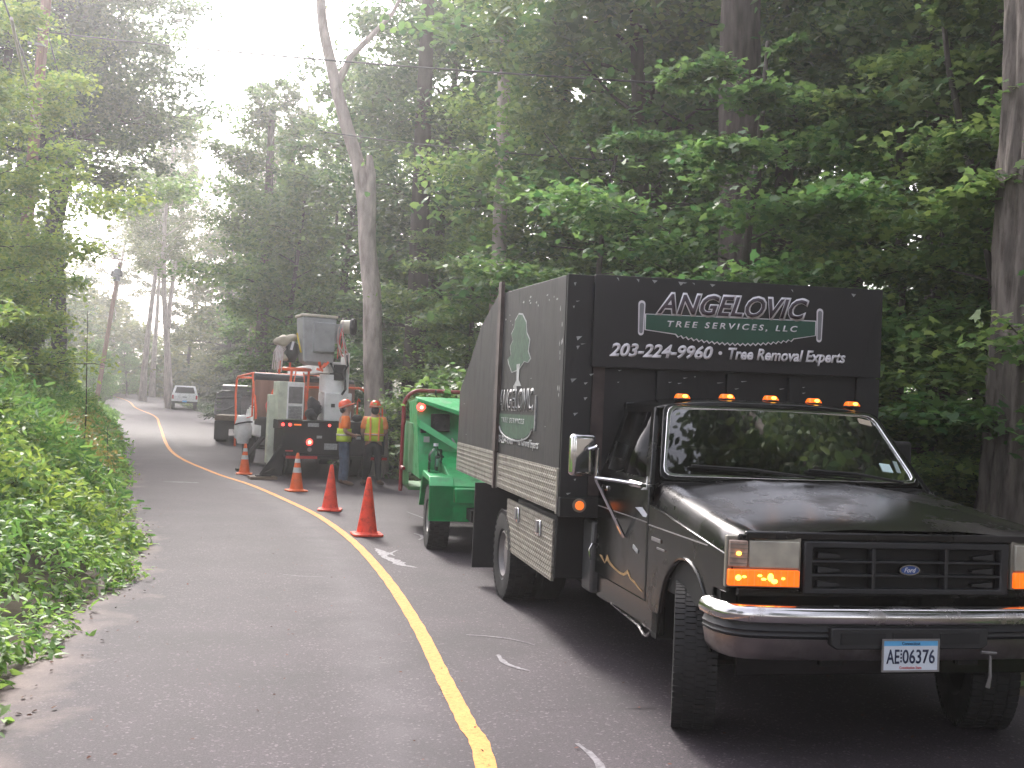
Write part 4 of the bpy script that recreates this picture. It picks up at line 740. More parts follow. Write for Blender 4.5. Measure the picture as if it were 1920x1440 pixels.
# chassis
b = MB(); b.box(-.45,-.33,.1,7.0,.5,.68); b.box(.33,.45,.1,7.0,.5,.68); b.box(-.33,.33,.2,.4,.45,.6); b.box(-.33,.33,6.6,6.8,.5,.65); b.build('frame', m_under, TR)
b = MB(); b.cyl((-.85,.73,.40),(.85,.73,.40), .05, n=10); b.build('axle', m_under, TR); b = MB(); b.cyl((-1.0,4.62,.40),(1.0,4.62,.40), .07, n=10); b.build('axle', m_under, TR); b = MB(); b.ell((0,4.62,.4), (.2,.2,.2)); b.build('differential', m_under, TR)
b = MB(); b.box(-.45,.45,.5,1.2,.45,1.0); b.box(-.3,.3,1.2,2.4,.4,.58); b.build('engine', m_under, TR, bevel=.03)
wheel(TR, (-.855,.80,.40), .40, .235, .215, m_plast, steer=-.36, side=-1, blocks=72)
wheel(TR, (.86,.70,.405), .405, .255, .215, m_plast, steer=-.33, side=1, blocks=60)
for u, s in ((-1.10,-1),(-.80,-1),(.80,1),(1.10,1)): wheel(TR, (u,4.66,.405), .405, .245, .215, m_grey, side=s, blocks=36 if u < -1 else 0, dish=.0 if abs(u) > 1 else .08)
for x0 in (-1.36,.62): b = MB(); b.box(x0,x0+.66,5.42,5.44,.16,1.0); b.build('mud_flap', m_rubber, TR)
# --- dump box
BX = MB(); prof = [(2.52,1.015),(2.52,2.735),(5.19,2.86),(6.12,2.61),(6.87,2.2),(7.40,1.95),(7.45,1.015)]
BX.prism(prof, 'x', -1.25, -1.215); bx = BX.build('box_side', m_box, TR, bevel=.004)
b = MB(); b.prism(prof, 'x', 1.215, 1.25); b.build('box_side', m_box, TR, bevel=.004)
b = MB(); b.box(-1.214,1.214,2.50,2.55,1.015,2.74); b.box(-1.214,1.214,7.40,7.44,1.015,1.95); b.box(-1.214,1.214,2.551,7.399,1.015,1.06); b.build('box_front', m_box, TR, bevel=.003)
b = MB(); b.prism([(2.6,2.72),(2.6,2.735),(5.19,2.84),(6.12,2.59),(6.87,2.18),(7.39,1.93),(7.39,1.91),(6.86,2.16),(6.1,2.57),(5.18,2.82)], 'x', -1.213, 1.213); b.build('box_cover', m_box, TR)
b = MB(); b.box(-1.249,-1.045,2.475,2.499,1.13,2.738); b.build('front_board', m_box, TR, bevel=.004)
for x0 in (-1.252,.96): b = MB(); b.box(x0,x0+.292,2.44,2.54,.985,1.128); b.build('corner_bracket', m_under, TR, bevel=.006)
b = MB(); b.box(-.955,.955,2.47,2.54,.985,1.10); b.build('front_sill', m_under, TR)
for u in (-.55,-.0,.5): b = MB(); b.box(u,u+.09,2.462,2.498,1.13,2.07); b.build('stud', m_box, TR, bevel=.003)
b = MB(); b.rbox((-.99,2.485,1.62), (.09,.02,.95)); b.build('rusty_stud', M('rusty_stud', (.045,.032,.03), .8, var=.4, scale=8), TR)
b = MB(); b.cyl((-1.11,2.442,1.072),(-1.11,2.428,1.072), .05, n=24); mk = b.build('round_marker', m_tan, TR)
b = MB(); b.cyl((-1.11,2.43,1.072),(-1.11,2.418,1.072), .033, n=24); b.build('lens', m_orange_l, mk, bevel=.003)
# sign board on the front
b = MB(); b.hexa([(-1.055,2.44,2.075),(1.06,2.44,2.10),(1.06,2.498,2.10),(-1.055,2.498,2.075),(-1.055,2.43,2.742),(1.235,2.43,2.775),(1.235,2.498,2.775),(-1.055,2.498,2.742)]); sg = b.build('sign_board', m_sign, TR, bevel=.003)
b = MB(); b.hexa([(1.06,2.46,2.10),(1.248,2.46,2.10),(1.248,2.498,2.10),(1.06,2.498,2.10),(1.236,2.46,2.775),(1.248,2.46,2.775),(1.248,2.498,2.775),(1.236,2.498,2.775)]); b.box(1.06,1.249,2.47,2.499,1.13,2.09); b.build('front_board', m_box, TR)
SY = 2.428
def flat_poly(pts, name, mm, par, y, plane='front', x=None):
    b = MB(); b.v = [(p[0], y, p[1]) if plane == 'front' else (y, p[0], p[1]) for p in pts]; b.f = [tuple(range(len(pts)))]; b.m = [0]; o = b.build(name, mm, par, smooth=False); k = o.modifiers.new('s', 'SOLIDIFY'); k.thickness = .0012; k.offset = 0; return o
# saw blade logo
u0, u1 = -.665, .675
def slope(u): return .018*(u+.67)
teeth = []
xs = np.linspace(-.43, .50, 47)
for i, u in enumerate(xs): teeth.append((u, 2.342+slope(u)-.048*(1-((u-.035)/.47)**2)-(.016 if i % 2 else 0)))
blade = [(u0,2.475+slope(u0)),(u1,2.475+slope(u1)),(u1,2.37+slope(u1))]+teeth[::-1]+[(u0,2.365+slope(u0))]
cx_, cz_ = 0, 2.41
flat_poly([(p[0]*1.012, cz_+(p[1]-cz_)*1.09-.001) for p in blade], 'logo_outline', m_white, sg, SY)
flat_poly(blade, 'logo_blade', m_greenp, sg, SY-.002)
for u in (-.70, .71):
    k = slope(u); capsule = lambda r_, e: [(u+r_*math.cos(a), 2.545+k+e+r_*math.sin(a)) for a in np.linspace(0, PI, 8)]+[(u+r_*.8*math.cos(a), 2.345+k-e+r_*.8*math.sin(a)) for a in np.linspace(PI, 2*PI, 8)]
    flat_poly(capsule(.027, .004), 'logo_handle', m_white, sg, SY-.001); flat_poly(capsule(.017, -.004), 'logo_handle', M('grey_print', (.2,.2,.22), .5) if 'grey_print' not in bpy.data.materials else bpy.data.materials['grey_print'], sg, SY-.0026)
def skew(o, k, u0=-.67, kk=None):
    me = o.data; 
    for v in me.vertices: v.co.z += k*(v.co.x-u0)
o = text_mesh('logo_letters_outline', 'ANGELOVIC', m_white, sg, (-.60,.62,2.470,2.648), 'front', SY-.0032, .058, .32, 1.03); skew(o, .018)
o = text_mesh('logo_letters', 'ANGELOVIC', m_mauve, sg, (-.582,.602,2.485,2.633), 'front', SY-.0055, .018, .32, 1.04); skew(o, .018)
o = text_mesh('logo_words', 'TREE SERVICES, LLC', m_white, sg, (-.50,.53,2.382,2.435), 'front', SY-.0045, .018, .2, 1.45); skew(o, .018)
o = text_mesh('phone_number', '203-224-9960', m_white, sg, (-.93,-.135,2.158,2.262), 'front', SY+.002, .035, .25, 1.0); skew(o, .018)
b = MB(); b.cyl((-.078,SY+.004,2.222),(-.078,SY-.001,2.222), .014, n=12); b.build('print_dot', m_white, sg)
o = text_mesh('slogan', 'Tree Removal Experts', m_white, sg, (-.015,.935,2.14,2.255), 'front', SY+.002, .03, .22, 1.0); skew(o, .018)
# side logo (panel at x=-1.25, text runs towards -Y)
SX = -1.2525
o = text_mesh('side_logo_letters', 'ANGELOVIC', m_greyw, bx, (4.93,3.42,1.725,1.925), 'left', SX, .03, .22, .95)
o = text_mesh('side_logo_inner', 'ANGELOVIC', m_sign, bx, (4.88,3.46,1.74,1.91), 'left', SX-.002, -.008, .22, 1.0)
flat_poly([(4.92,1.70),(3.36,1.70),(3.36,1.60)]+[(4.14-.66*math.cos(a), 1.60-.115*math.sin(a)) for a in np.linspace(0.1, PI-.1, 12)]+[(4.92,1.62)], 'side_logo_blade', m_greenf, bx, SX-.001, 'left')
b = MB(); b.tube([(SX-.001, 4.14-.70*math.cos(a), 1.59-.12*math.sin(a)) for a in np.linspace(.1, PI-.1, 14)], .009, 4); b.tube([(SX-.001,4.97,1.60),(SX-.001,4.97,1.86)], .012, 4); b.tube([(SX-.001,3.33,1.58),(SX-.001,3.33,1.86)], .012, 4); b.build('side_logo_outline', m_greyw, bx)
text_mesh('side_logo_words', 'TREE SERVICES', m_greyw, bx, (4.75,3.75,1.62,1.665), 'left', SX-.003, .01, .1, 1.3)
text_mesh('side_phone_number', '203-224-9960', m_greyw, bx, (5.0-.02,4.18,1.425,1.50), 'left', SX, .03, .15); text_mesh('side_slogan', 'Tree Removal Experts', m_greyw, bx, (4.05,3.2,1.415,1.50), 'left', SX, .02, .15)
crown = [(a_, 2.08+(c_-2.0)*.78) for a_, c_ in [(4.06,2.02),(4.35,2.0),(4.5,2.10),(4.55,2.16),(4.42,2.2),(4.47,2.3),(4.36,2.36),(4.44,2.44),(4.32,2.5),(4.30,2.58),(4.15,2.64),(4.0,2.62),(3.84,2.52),(3.80,2.40),(3.68,2.32),(3.72,2.2),(3.62,2.12),(3.72,2.08),(3.86,2.10)]]
flat_poly([(4.1+(a-4.1)*1.07, 2.3+(c-2.3)*1.05) for a, c in crown], 'tree_logo_outline', m_greyw, bx, SX); flat_poly(crown, 'tree_logo', m_greenf, bx, SX-.002, 'left') if False else None
for o in [o for o in bx.children if o.name.startswith('tree_logo')]: bpy.data.objects.remove(o)
flat_poly([(4.1+(a-4.1)*1.07, 2.3+(c-2.3)*1.05) for a, c in crown], 'tree_logo_outline', m_greyw, bx, SX, 'left'); flat_poly(crown, 'tree_logo', m_greenf, bx, SX-.002, 'left')
flat_poly([(4.10,2.12),(4.13,2.0),(4.12,1.92),(4.27,1.935),(4.27,1.95),(4.14,1.985)][::-1]+[(3.98,1.95),(3.98,1.94),(4.05,2.0),(4.03,2.12)][:0], 'tree_logo_trunk', m_greyw, bx, SX-.001, 'left')
b = MB(); b.add([(SX-.003,4.15,2.14),(SX-.003,4.02,2.14),(SX-.003,4.03,2.0),(SX-.003,3.92,1.945),(SX-.003,4.25,1.95),(SX-.003,4.13,2.0)], [(0,1,2,3,4,5)]); b.build('tree_logo_trunk', m_greyw, bx, smooth=False)
# strap post, diamond plate, toolbox
b = MB(); b.box(-1.285,-1.252,4.86,5.0,1.35,2.95); b.box(-1.28,-1.253,4.90,4.97,.99,1.35); b.build('strap_post', M('rusty_strap', (.075,.055,.05), .8, var=.4, scale=4, dirt=(.14,.1,.08), damt=.5), TR)
m_dia = M('diamond_plate', (.27,.255,.225), .5, .6, var=.2, scale=14, dirt=(.13,.115,.09), dscale=5, damt=.5)
t = m_dia.node_tree; N2, L2 = t.nodes, t.links; tcc = N2.new('ShaderNodeTexCoord'); outs = []
for ang_ in (.6, -.6):
    mp = N2.new('ShaderNodeMapping'); mp.inputs['Rotation'].default_value = (ang_, 0, 0); L2.new(tcc.outputs['Object'], mp.inputs[0])
    wv_ = N2.new('ShaderNodeTexWave'); wv_.bands_direction = 'Z'; wv_.inputs['Scale'].default_value = 9; L2.new(mp.outputs[0], wv_.inputs[0]); outs.append(wv_.outputs['Fac'])
mm_ = N2.new('ShaderNodeMath'); mm_.operation = 'MAXIMUM'; L2.new(outs[0], mm_.inputs[0]); L2.new(outs[1], mm_.inputs[1])
bb_ = N2.new('ShaderNodeBump'); bb_.inputs['Strength'].default_value = .4; bb_.inputs['Distance'].default_value = .012; L2.new(mm_.outputs[0], bb_.inputs['Height']); L2.new(bb_.outputs[0], N2['Principled BSDF'].inputs['Normal'])
def ribbed(y0, y1, z0, z1, x, name, par):
    b = MB(); n = int((z1-z0)/.045); pts = [(x+.02, z0), (x, z0)]
    for i in range(n): z = z0+(z1-z0)*i/n; h = (z1-z0)/n; pts += [(x, z+h*.15), (x-.0022, z+h*.4), (x-.0022, z+h*.6), (x, z+h*.85)]
    pts += [(x, z1), (x+.02, z1)]; b.prism(pts, 'y', y0, y1); return b.build(name, m_dia, par, smooth=False)
ribbed(2.55,4.84,1.01,1.325,-1.254,'diamond_plate',TR); ribbed(5.02,7.42,1.0,1.33,-1.254,'diamond_plate',TR)
b = MB(); b.box(-1.262,-1.250,2.51,2.548,1.0,1.33); b.box(-1.262,-1.250,4.842,4.858,1.0,1.33); b.build('plate_trim', m_alu, TR)
b = MB(); b.box(-1.20,-.72,2.72,4.12,.50,.965); tb_ = b.build('side_toolbox', m_under, TR, bevel=.008)
b = MB(); b.box(-.95,-.55,2.7,4.2,.45,.96); b.build('toolbox_bracket', m_under, TR)
ribbed(2.76,4.50,.475,.93,-1.216,'toolbox_door',tb_)
b = MB(); b.box(-1.2,-.75,4.1,4.2,.5,.9); b.build('toolbox_end', m_under, tb_)
for v, z in ((4.02,.835),(3.20,.82)):
    b = MB(); b.rbox((-1.226,v,z), (.02,.15,.13)); lt = b.build('latch', m_chrome, tb_, bevel=.01); b = MB(); b.rbox((-1.238,v,z+.01), (.012,.07,.10)); b.build('latch_handle', m_grey, lt, bevel=.006)
b = MB(); b.box(-1.0,-.6,2.46,2.70,.44,.96); b.build('step_tank', M('grey_tank', (.085,.085,.09), .45, .4, var=.2), TR, bevel=.02)
b = MB(); b.tube([(-.97,2.45,.80),(-1.0,2.44,.80),(-1.02,2.44,.76),(-1.01,2.44,.68)], .007, 6); b.build('hook', m_chrome, TR)
b = MB(); b.tube([(-.97,1.45,.425),(-.985,1.3,.40),(-.985,1.24,.405),(-.97,1.22,.43)], .010, 6); b.tube([(-.95,2.1,.44),(-.975,1.45,.425)], .008, 6); b.build('step_rod', m_chrome, TR)
for i, (v, z) in enumerate([(3.0,2.72),(3.7,2.75),(4.5,2.78)]): pass

r = np.random.default_rng(77); b = MB()
def chip_at(y, z, w_, h_):
    k = 7; P_ = [(y+w_*math.cos(a)*r.uniform(.4, 1), z+h_*math.sin(a)*r.uniform(.4, 1)) for a in np.linspace(0, 2*PI, k, endpoint=False)]; b.add([(-1.2515, p[0], p[1]) for p in P_], [tuple(range(k))])
for i in range(10): chip_at(2.56+abs(r.normal(0, .05)), r.uniform(1.7, 2.7), .012, .03)
for i in range(14): chip_at(r.uniform(2.7, 4.8), 2.70-abs(r.normal(0, .08))+.05*0, .05*r.uniform(.3, 1), .012)
for i in range(8): chip_at(r.uniform(2.7, 7.2), r.uniform(1.4, 2.1), .08*r.uniform(.3, 1), .006)
o = b.build('scuff', m_greyw, bx, smooth=False); o['kind'] = 'stuff'
b = MB()
for i in range(9): u, z = r.uniform(-1.05, 1.2), 2.73; b.add([(u,2.4285,z),(u+r.uniform(.01,.05),2.4285,z-.003),(u+.02,2.4285,z-r.uniform(.008,.03))], [(0,1,2)])
for i in range(16): u, z = r.uniform(-1.24, -1.06), r.uniform(1.15, 2.7); b.add([(u,2.4725,z),(u+r.uniform(.01,.05),2.4725,z+.004),(u+.01,2.4725,z-r.uniform(.004,.03))], [(0,1,2)])
for i in range(12): u, z = r.uniform(-.9, 1.0), r.uniform(1.95, 2.06); b.add([(u,2.4605,z),(u+r.uniform(.01,.06),2.4605,z+.004),(u+.01,2.4605,z-.006)], [(0,1,2)])
o = b.build('scuff', m_greyw, TR, smooth=False); o['kind'] = 'stuff'
# ------------------------------------------------------------------ CHIPPER
CH = thing('wood_chipper', 'green towed brush chipper with maroon feed bar behind the dump truck', 'wood chipper', (.12,13.05,0), .18)
wheel(CH, (-1.0,0,.385), .385, .25, .2, m_wheelw, side=-1, blocks=32); wheel(CH, (1.0,0,.385), .385, .25, .2, m_wheelw, side=1)
b = MB(); b.cyl((-.9,0,.38),(.9,0,.38), .05, n=10); b.box(-.7,.7,-.9,2.0,.42,.55); b.box(-.07,.07,-2.6,-.9,.44,.56); b.build('frame', m_under, CH)
b = MB(); b.prism([(-.50,.40),(-.50,.80),(-.38,.90),(.42,.93),(.62,.80),(.80,.45),(.75,.45),(.52,.72),(.40,.85),(-.33,.84),(-.43,.76),(-.43,.40)], 'x', -1.15, -.86); b.box(-1.15,-.55,-.50,-.47,.38,.80); b.box(-.55,.55,-.50,-.46,.38,.60); b.build('mudguard', m_green, CH, bevel=.008)
b = MB(); b.prism([(-.50,.40),(-.50,.80),(-.38,.90),(.42,.93),(.62,.80),(.80,.45),(.75,.45),(.52,.72),(.40,.85),(-.33,.84),(-.43,.76),(-.43,.40)], 'x', .86, 1.15); b.box(.55,1.15,-.50,-.47,.38,.80); b.build('mudguard', m_green, CH, bevel=.008)
b = MB(); b.hexa([(-1.18,.55,.80),(-.55,.55,.80),(-.55,1.9,.80),(-1.18,1.9,.80),(-1.24,.82,1.83),(-.60,.82,1.84),(-.60,1.9,1.80),(-1.24,1.9,1.80)]); b.build('infeed_side', m_green, CH, bevel=.01)
b = MB(); b.hexa([(-.54,.35,.55),(.85,.35,.55),(.85,1.9,.55),(-.54,1.9,.55),(-.60,.78,1.83),(.80,.78,1.83),(.80,1.9,1.80),(-.60,1.9,1.80)]); b.build('engine_cover', m_green, CH, bevel=.015)
b = MB(); b.hexa([(-1.24,.60,1.79),(-.60,.30,1.60),(-.60,.95,1.60),(-1.24,.95,1.79),(-1.24,.60,1.84),(-.60,.30,1.655),(-.55,.95,1.86),(-1.24,.95,1.86)]); b.build('deflector', m_green, CH, bevel=.008)
b = MB(); b.hexa([(-1.22,.70,1.50),(-1.20,.62,1.46),(-.74,.30,1.20),(-.74,.40,1.20),(-1.22,.72,1.56),(-1.20,.64,1.56),(-.74,.32,1.27),(-.74,.42,1.27)]); b.build('brace', m_green, CH)
b = MB(); b.rbox((-.925,.68,1.53), (.25,.03,.24), (-.27,0,0)); pn = b.build('control_panel', m_under, CH, bevel=.015)
for dx, dz, r_ in ((-.05,.05,.03),(.04,.06,.025),(-.03,-.03,.035),(.06,-.04,.02),(-.08,-.0,.015)): b = MB(); b.cyl((-.925+dx,.66,1.53+dz),(-.925+dx,.645,1.53+dz), r_, n=14); b.build('gauge', m_plast, pn)
b = MB(); b.rbox((-1.14,.70,1.42), (.08,.02,.06)); b.build('switch_box', m_under, CH, bevel=.006)
b = MB(); b.rbox((-1.10,.62,1.31), (.075,.01,.075)); b.build('warning_label', M('grey_label', (.4,.42,.4), .6), CH)
b = MB(); b.cyl((-1.18,.76,1.725),(-1.18,.70,1.725), .055, n=20); rl = b.build('red_lamp', m_red, CH, bevel=.008); b = MB(); b.ell((-1.175,.695,1.72), (.02,.01,.02)); b.build('bulb', m_redhot, rl)
# long green side box sloping towards the viewer
b = MB(); b.hexa([(-.96,.40,.70),(-.62,.40,.80),(-.45,.4,.8),(-.60,.4,.8),(-.98,.42,1.16),(-.55,.42,1.17),(-.45,.45,1.17),(-.60,.45,1.17)]); 
b = MB(); b.hexa([(-.84,-.55,.60),(.30,-.55,.60),(.30,.50,.72),(-.99,.50,.72),(-.85,-.55,.77),(.30,-.55,.77),(.30,.50,1.17),(-.99,.50,1.17)]); b.build('tool_chest', m_green, CH, bevel=.012)
b = MB(); b.hexa([(-.855,-.53,.61),(-.85,-.53,.61),(-.995,.49,.73),(-1.0,.49,.73),(-.865,-.53,.76),(-.86,-.53,.76),(-.995,.49,1.16),(-1.0,.49,1.16)]); b.build('chest_side', m_green2, CH)  # thin sheet of duller, darker green over the chest's left side
b = MB(); b.rbox((-.70,.2,1.085), (.09,.10,.004), (.37,0,0)); b.build('sticker', m_band, CH)
b = MB(); b.rbox((-.58,-.1,.955), (.05,.07,.004), (.37,0,0)); b.build('sticker', m_band, CH)
b = MB(); b.tube([(-.80,.40,1.34),(-.66,.25,1.12)], .012, 6); b.build('gas_strut', m_grey, CH)
# feed table and bar
b = MB(); b.hexa([(-1.26,2.0,.62),(-1.20,1.9,.62),(-1.2,3.0,.62),(-1.26,3.0,.62),(-1.26,2.0,1.52),(-1.20,1.9,1.52),(-1.2,2.5,1.4),(-1.26,2.5,1.4)]); b.box(-1.2,1.2,1.9,3.0,.55,.60); b.box(1.2,1.26,1.9,3.0,.62,1.5); b.build('feed_table', m_green2, CH, bevel=.006)
b = MB(); b.hexa([(-1.14,1.0,.90),(-1.11,1.0,.90),(-1.19,1.9,.8),(-1.22,1.9,.8),(-1.24,1.3,1.50),(-1.20,1.3,1.50),(-1.20,1.9,1.5),(-1.24,1.9,1.5)]); b.build('infeed_wing', m_green2, CH)
arcp = [(-1.28,2.3,.50),(-1.28,2.3,1.72)]+[(-1.28+.24*(1-math.cos(a)), 2.3, 1.72+.24*math.sin(a)) for a in np.linspace(.2, PI/2, 7)]+[(1.04,2.3,1.96)]+[(1.04+.24*math.sin(a), 2.3, 1.96-.24*(1-math.cos(a))) for a in np.linspace(.3, PI/2, 5)]+[(1.28,2.3,.5)]
b = MB(); b.tube(arcp, .030, 10); b.tube([(-1.28,2.3,.85),(-1.28,1.9,.85)], .025, 8); b.build('feed_bar', m_barred, CH)
b = MB(); b.tube([(-.83,2.27,1.98),(-.83,2.24,1.9),(-.80,2.24,1.86)], .01, 5); b.rbox((-.77,2.24,1.79), (.10,.03,.05), (0,.5,0)); b.build('hanging_tag', m_under, CH)
b = MB(); b.lathe([(.001,.90),(.085,.90),(.09,.92),(.09,1.02),(.082,1.04),(.09,1.06),(.09,1.12),(.06,1.17),(.028,1.20),(.028,1.23),(.001,1.23)], (-1.03,.12,.02), n=20)
wj = thing('water_jug', 'clear plastic water jug standing on the green chipper mudguard', 'bottle', CH.matrix_world @ Vector((0,0,0)))
wj.location = CH.location; wj.rotation_euler = CH.rotation_euler
o = b.build('jug', glassmat('clear_water_plastic', (.62,.80,.74), .12), wj); b = MB(); b.cyl((-1.03,.12,1.245),(-1.03,.12,1.28), .03, n=14); b.build('cap', m_white, wj)
b = MB(); b.box(-1.01,-.90,.30,.38,.93,1.12); b.cyl((-.955,.34,1.12),(-.955,.34,1.2), .035, n=12)
oc = thing('oil_bottle', 'small black and white bottle tucked behind the water jug', 'bottle', CH.location, .18); b.build('bottle_body', m_under, oc, bevel=.015); b = MB(); b.box(-1.0,-.91,.292,.299,.98,1.08); b.build('bottle_label', m_band, oc)

# ------------------------------------------------------------------ BUCKET TRUCK
BT = thing('bucket_truck', 'black and white aerial bucket truck with orange guards seen from behind', 'bucket truck', (-4.05,23.65,0), .40)
b = MB(); b.box(-1.22,1.25,0,3.2,1.10,1.30); b.build('deck', m_under, BT, bevel=.01)
b = MB(); b.box(-1.10,1.25,-.02,.02,.56,1.30); b.box(-1.10,-1.06,.02,2.9,.60,1.1); b.box(1.2,1.24,.02,2.9,.60,1.1); b.build('rear_panel', m_under, BT, bevel=.008)
b = MB(); b.box(-1.08,1.28,-.22,-.03,.46,.53); b.box(-.5,.5,.0,3,.45,.6); st = b.build('rear_step', m_under, BT, bevel=.008)
for x0, x1 in ((-1.05,-.35),(.72,1.26)): b = MB(); b.box(x0,x1,-.226,-.221,.455,.515); b.build('step_stripe', m_red_off if x0 < 0 else m_red_off, st)
for x, z, mm, w_ in ((-1.11,1.20,m_red,.035),(-.95,1.20,m_red,.035),(-.06,1.21,m_red,.03),(1.18,1.22,m_red,.035)):
    b = MB(); b.cyl((x,-.021,z),(x,-.04,z), w_, n=14); b.build('marker_lamp', mm, BT)
b = MB(); b.box(-.86,-.70,-.03,-.021,1.185,1.22); b.build('amber_marker', m_orange_l, BT)
b = MB(); b.box(-.55,-.30,-.03,-.021,1.165,1.25); b.build('name_plate', m_greyw, BT)
for x in (-.28,.62): b = MB(); b.box(x-.06,x+.06,-.03,-.021,.91,.97); b.build('label', m_greyw, BT)
b = MB(); b.box(-.16,.14,-.03,-.021,.66,.80); b.build('licence_plate', m_greyw, BT)
b = MB(); b.cyl((-.50,-.021,.82),(-.50,-.05,.82), .075, n=20); tl = b.build('tail_lamp', m_red, BT, bevel=.008); b = MB(); b.ell((-.50,-.052,.82), (.032,.012,.032)); b.build('bulb', m_redhot, tl)
b = MB(); b.cyl((-.49,-.021,.655),(-.49,-.04,.655), .05, n=18); b.build('reverse_lamp', m_grey, BT)
b = MB(); b.box(-1.03,-.86,-.03,-.021,.60,.63); b.build('red_reflector', m_red_off, BT)
for x in (-.98,-.70,.74,1.02): wheel(BT, (x,1.0 if x > 0 else 1.25,.46), .46, .25, .25, m_grey, side=-1 if x < 0 else 1)
for x in (-1.0,1.0): wheel(BT, (x,5.3,.46), .46, .25, .25, m_grey, side=-1 if x < 0 else 1)
b = MB(); b.cyl((-1,1.1,.46),(1,1.1,.46), .08, n=10); b.box(-.42,-.3,0,6.4,.6,.8); b.box(.3,.42,0,6.4,.6,.8); b.cyl((-1,5.3,.46),(1,5.3,.46), .07, n=8); b.build('chassis', m_under, BT)
# cab
b = MB(); b.prism([(3.35,.75),(3.35,2.15),(3.45,2.28),(4.6,2.28),(5.05,1.62),(5.9,1.5),(6.1,1.35),(6.15,.75)], 'x', -1.0, 1.0); cb_ = b.build('cab', m_wcab, BT, bevel=.05, seg=3)
b = MB(); b.box(-.85,.85,3.33,3.348,1.6,2.1); b.build('rear_window', m_glass2, cb_)
b = MB(); b.prism([(3.6,1.55),(3.6,2.15),(4.45,2.15),(4.8,1.55)], 'x', -1.012, -1.004); b.build('side_window', m_glass2, cb_)
b = MB(); b.prism([(4.9,.62),(4.9,1.05),(5.2,1.18),(5.8,1.15),(6.1,1.0),(6.1,.7),(5.95,.62),(5.75,.95),(5.3,1.0),(5.05,.75)], 'x', -1.3, -1.0); b.build('front_mudguard', m_wcab, cb_, bevel=.03)
b = MB(); b.tube([(-1.02,4.5,1.5),(-1.25,4.55,1.55),(-1.28,4.55,1.9),(-1.0,4.5,1.95)], .015, 6); b.rbox((-1.28,4.52,1.62), (.22,.05,.3)); b.build('wing_mirror', m_grey, BT, bevel=.01)
# white tarp-covered reel hung on left side
b = MB(); b.lathe([(.001,-.3),(.14,-.29),(.19,-.1),(.20,.2),(.17,.42),(.001,.46)], (-1.32,4.3,.86), n=18); wd = b.build('white_drum', m_wcab, BT); b = MB(); b.tube([(-1.55,4.2,1.06),(-1.45,4.06,1.10),(-1.25,4.08,1.14),(-1.12,4.15,1.14)], .02, 6); b.build('drum_strap', m_under, wd)
# orange cage
def seg(pts, r_=.028): b = MB(); b.tube(pts, r_, 8); return b
cage = seg([(-1.27,6.0,.42),(-1.27,6.1,1.3),(-1.27,6.3,1.85),(-1.27,6.2,2.25),(-1.27,6.0,2.33)]+[(-1.27,4.9,2.36),(-1.27,3.5,2.39)], .03); cage.tube([(-1.27,3.5,2.39),(-1.27,3.2,2.0),(-1.27,2.75,1.5),(-1.27,2.7,1.25)], .03, 8); cage.tube([(-1.27,3.5,2.39),(-.6,3.5,2.39),(.9,3.5,2.39)], .03, 8); cage.tube([(-1.27,6.05,2.32),(.9,6.05,2.32)], .028, 8); cage.tube([(-1.27,3.35,2.2),(-1.27,3.3,1.3)], .022, 8); cage.tube([(-1.27,6.2,1.1),(-1.27,3.3,1.3)], .012, 6)
cage.build('cab_guard', m_orange, BT)
b = MB(); b.box(-1.27,1.27,3.02,3.06,1.20,2.22); b.build('plywood_board', m_ply, BT); 
b = MB(); b.cyl((-1.27,3.2,2.30),(.55,3.2,2.27), .11, n=14); b.cyl((1.0,3.2,2.27),(1.27,3.2,2.25), .09, n=12); b.build('rolled_tarp', m_tarp, BT)
rail = [(-.92,2.6,1.20),(-.92,2.6,1.85)]+[(-.92+.22*(1-math.cos(a)), 2.6, 1.85+.22*math.sin(a)) for a in np.linspace(.2, PI/2, 6)]+[(1.25,2.6,2.12)]+[(1.25+.24*math.sin(a), 2.6, 2.12-.24*(1-math.cos(a))) for a in np.linspace(.3, PI/2, 5)]+[(1.49,2.6,1.3)]
b = seg(rail, .032); b.build('guard_rail', m_orange, BT)
b = seg([(1.18,.3,1.3),(1.18,.3,1.72),(1.21,.3,1.78),(1.25,.3,1.72),(1.26,.3,1.3)], .022); b.tube([(.78,.8,1.3),(.78,.8,1.78),(.80,.8,1.84),(.84,.8,1.78)], .022, 6); b.build('grab_hoop', m_orange, BT)
# cabinets
b = MB(); b.box(-1.22,-.66,.05,.75,1.301,2.16); cbn = b.build('cabinet', m_palegreen, BT, bevel=.012)
b = MB(); b.box(-1.03,-.655,.035,.05,1.32,2.15); b.build('cabinet_front', m_wcab, cbn, bevel=.005); b = MB(); b.box(-1.0,-.69,.02,.034,1.68,2.05); b.build('door_panel', m_grey, cbn, bevel=.005)
b = MB(); b.box(-1.0,-.69,.02,.034,1.33,1.62); vt = b.build('vent_panel', m_greyw, cbn); 
for k in range(8): b = MB(); b.box(-.97,-.72,.012,.0195,1.355+k*.032,1.368+k*.032); b.build('vent_slat', m_grey, vt)
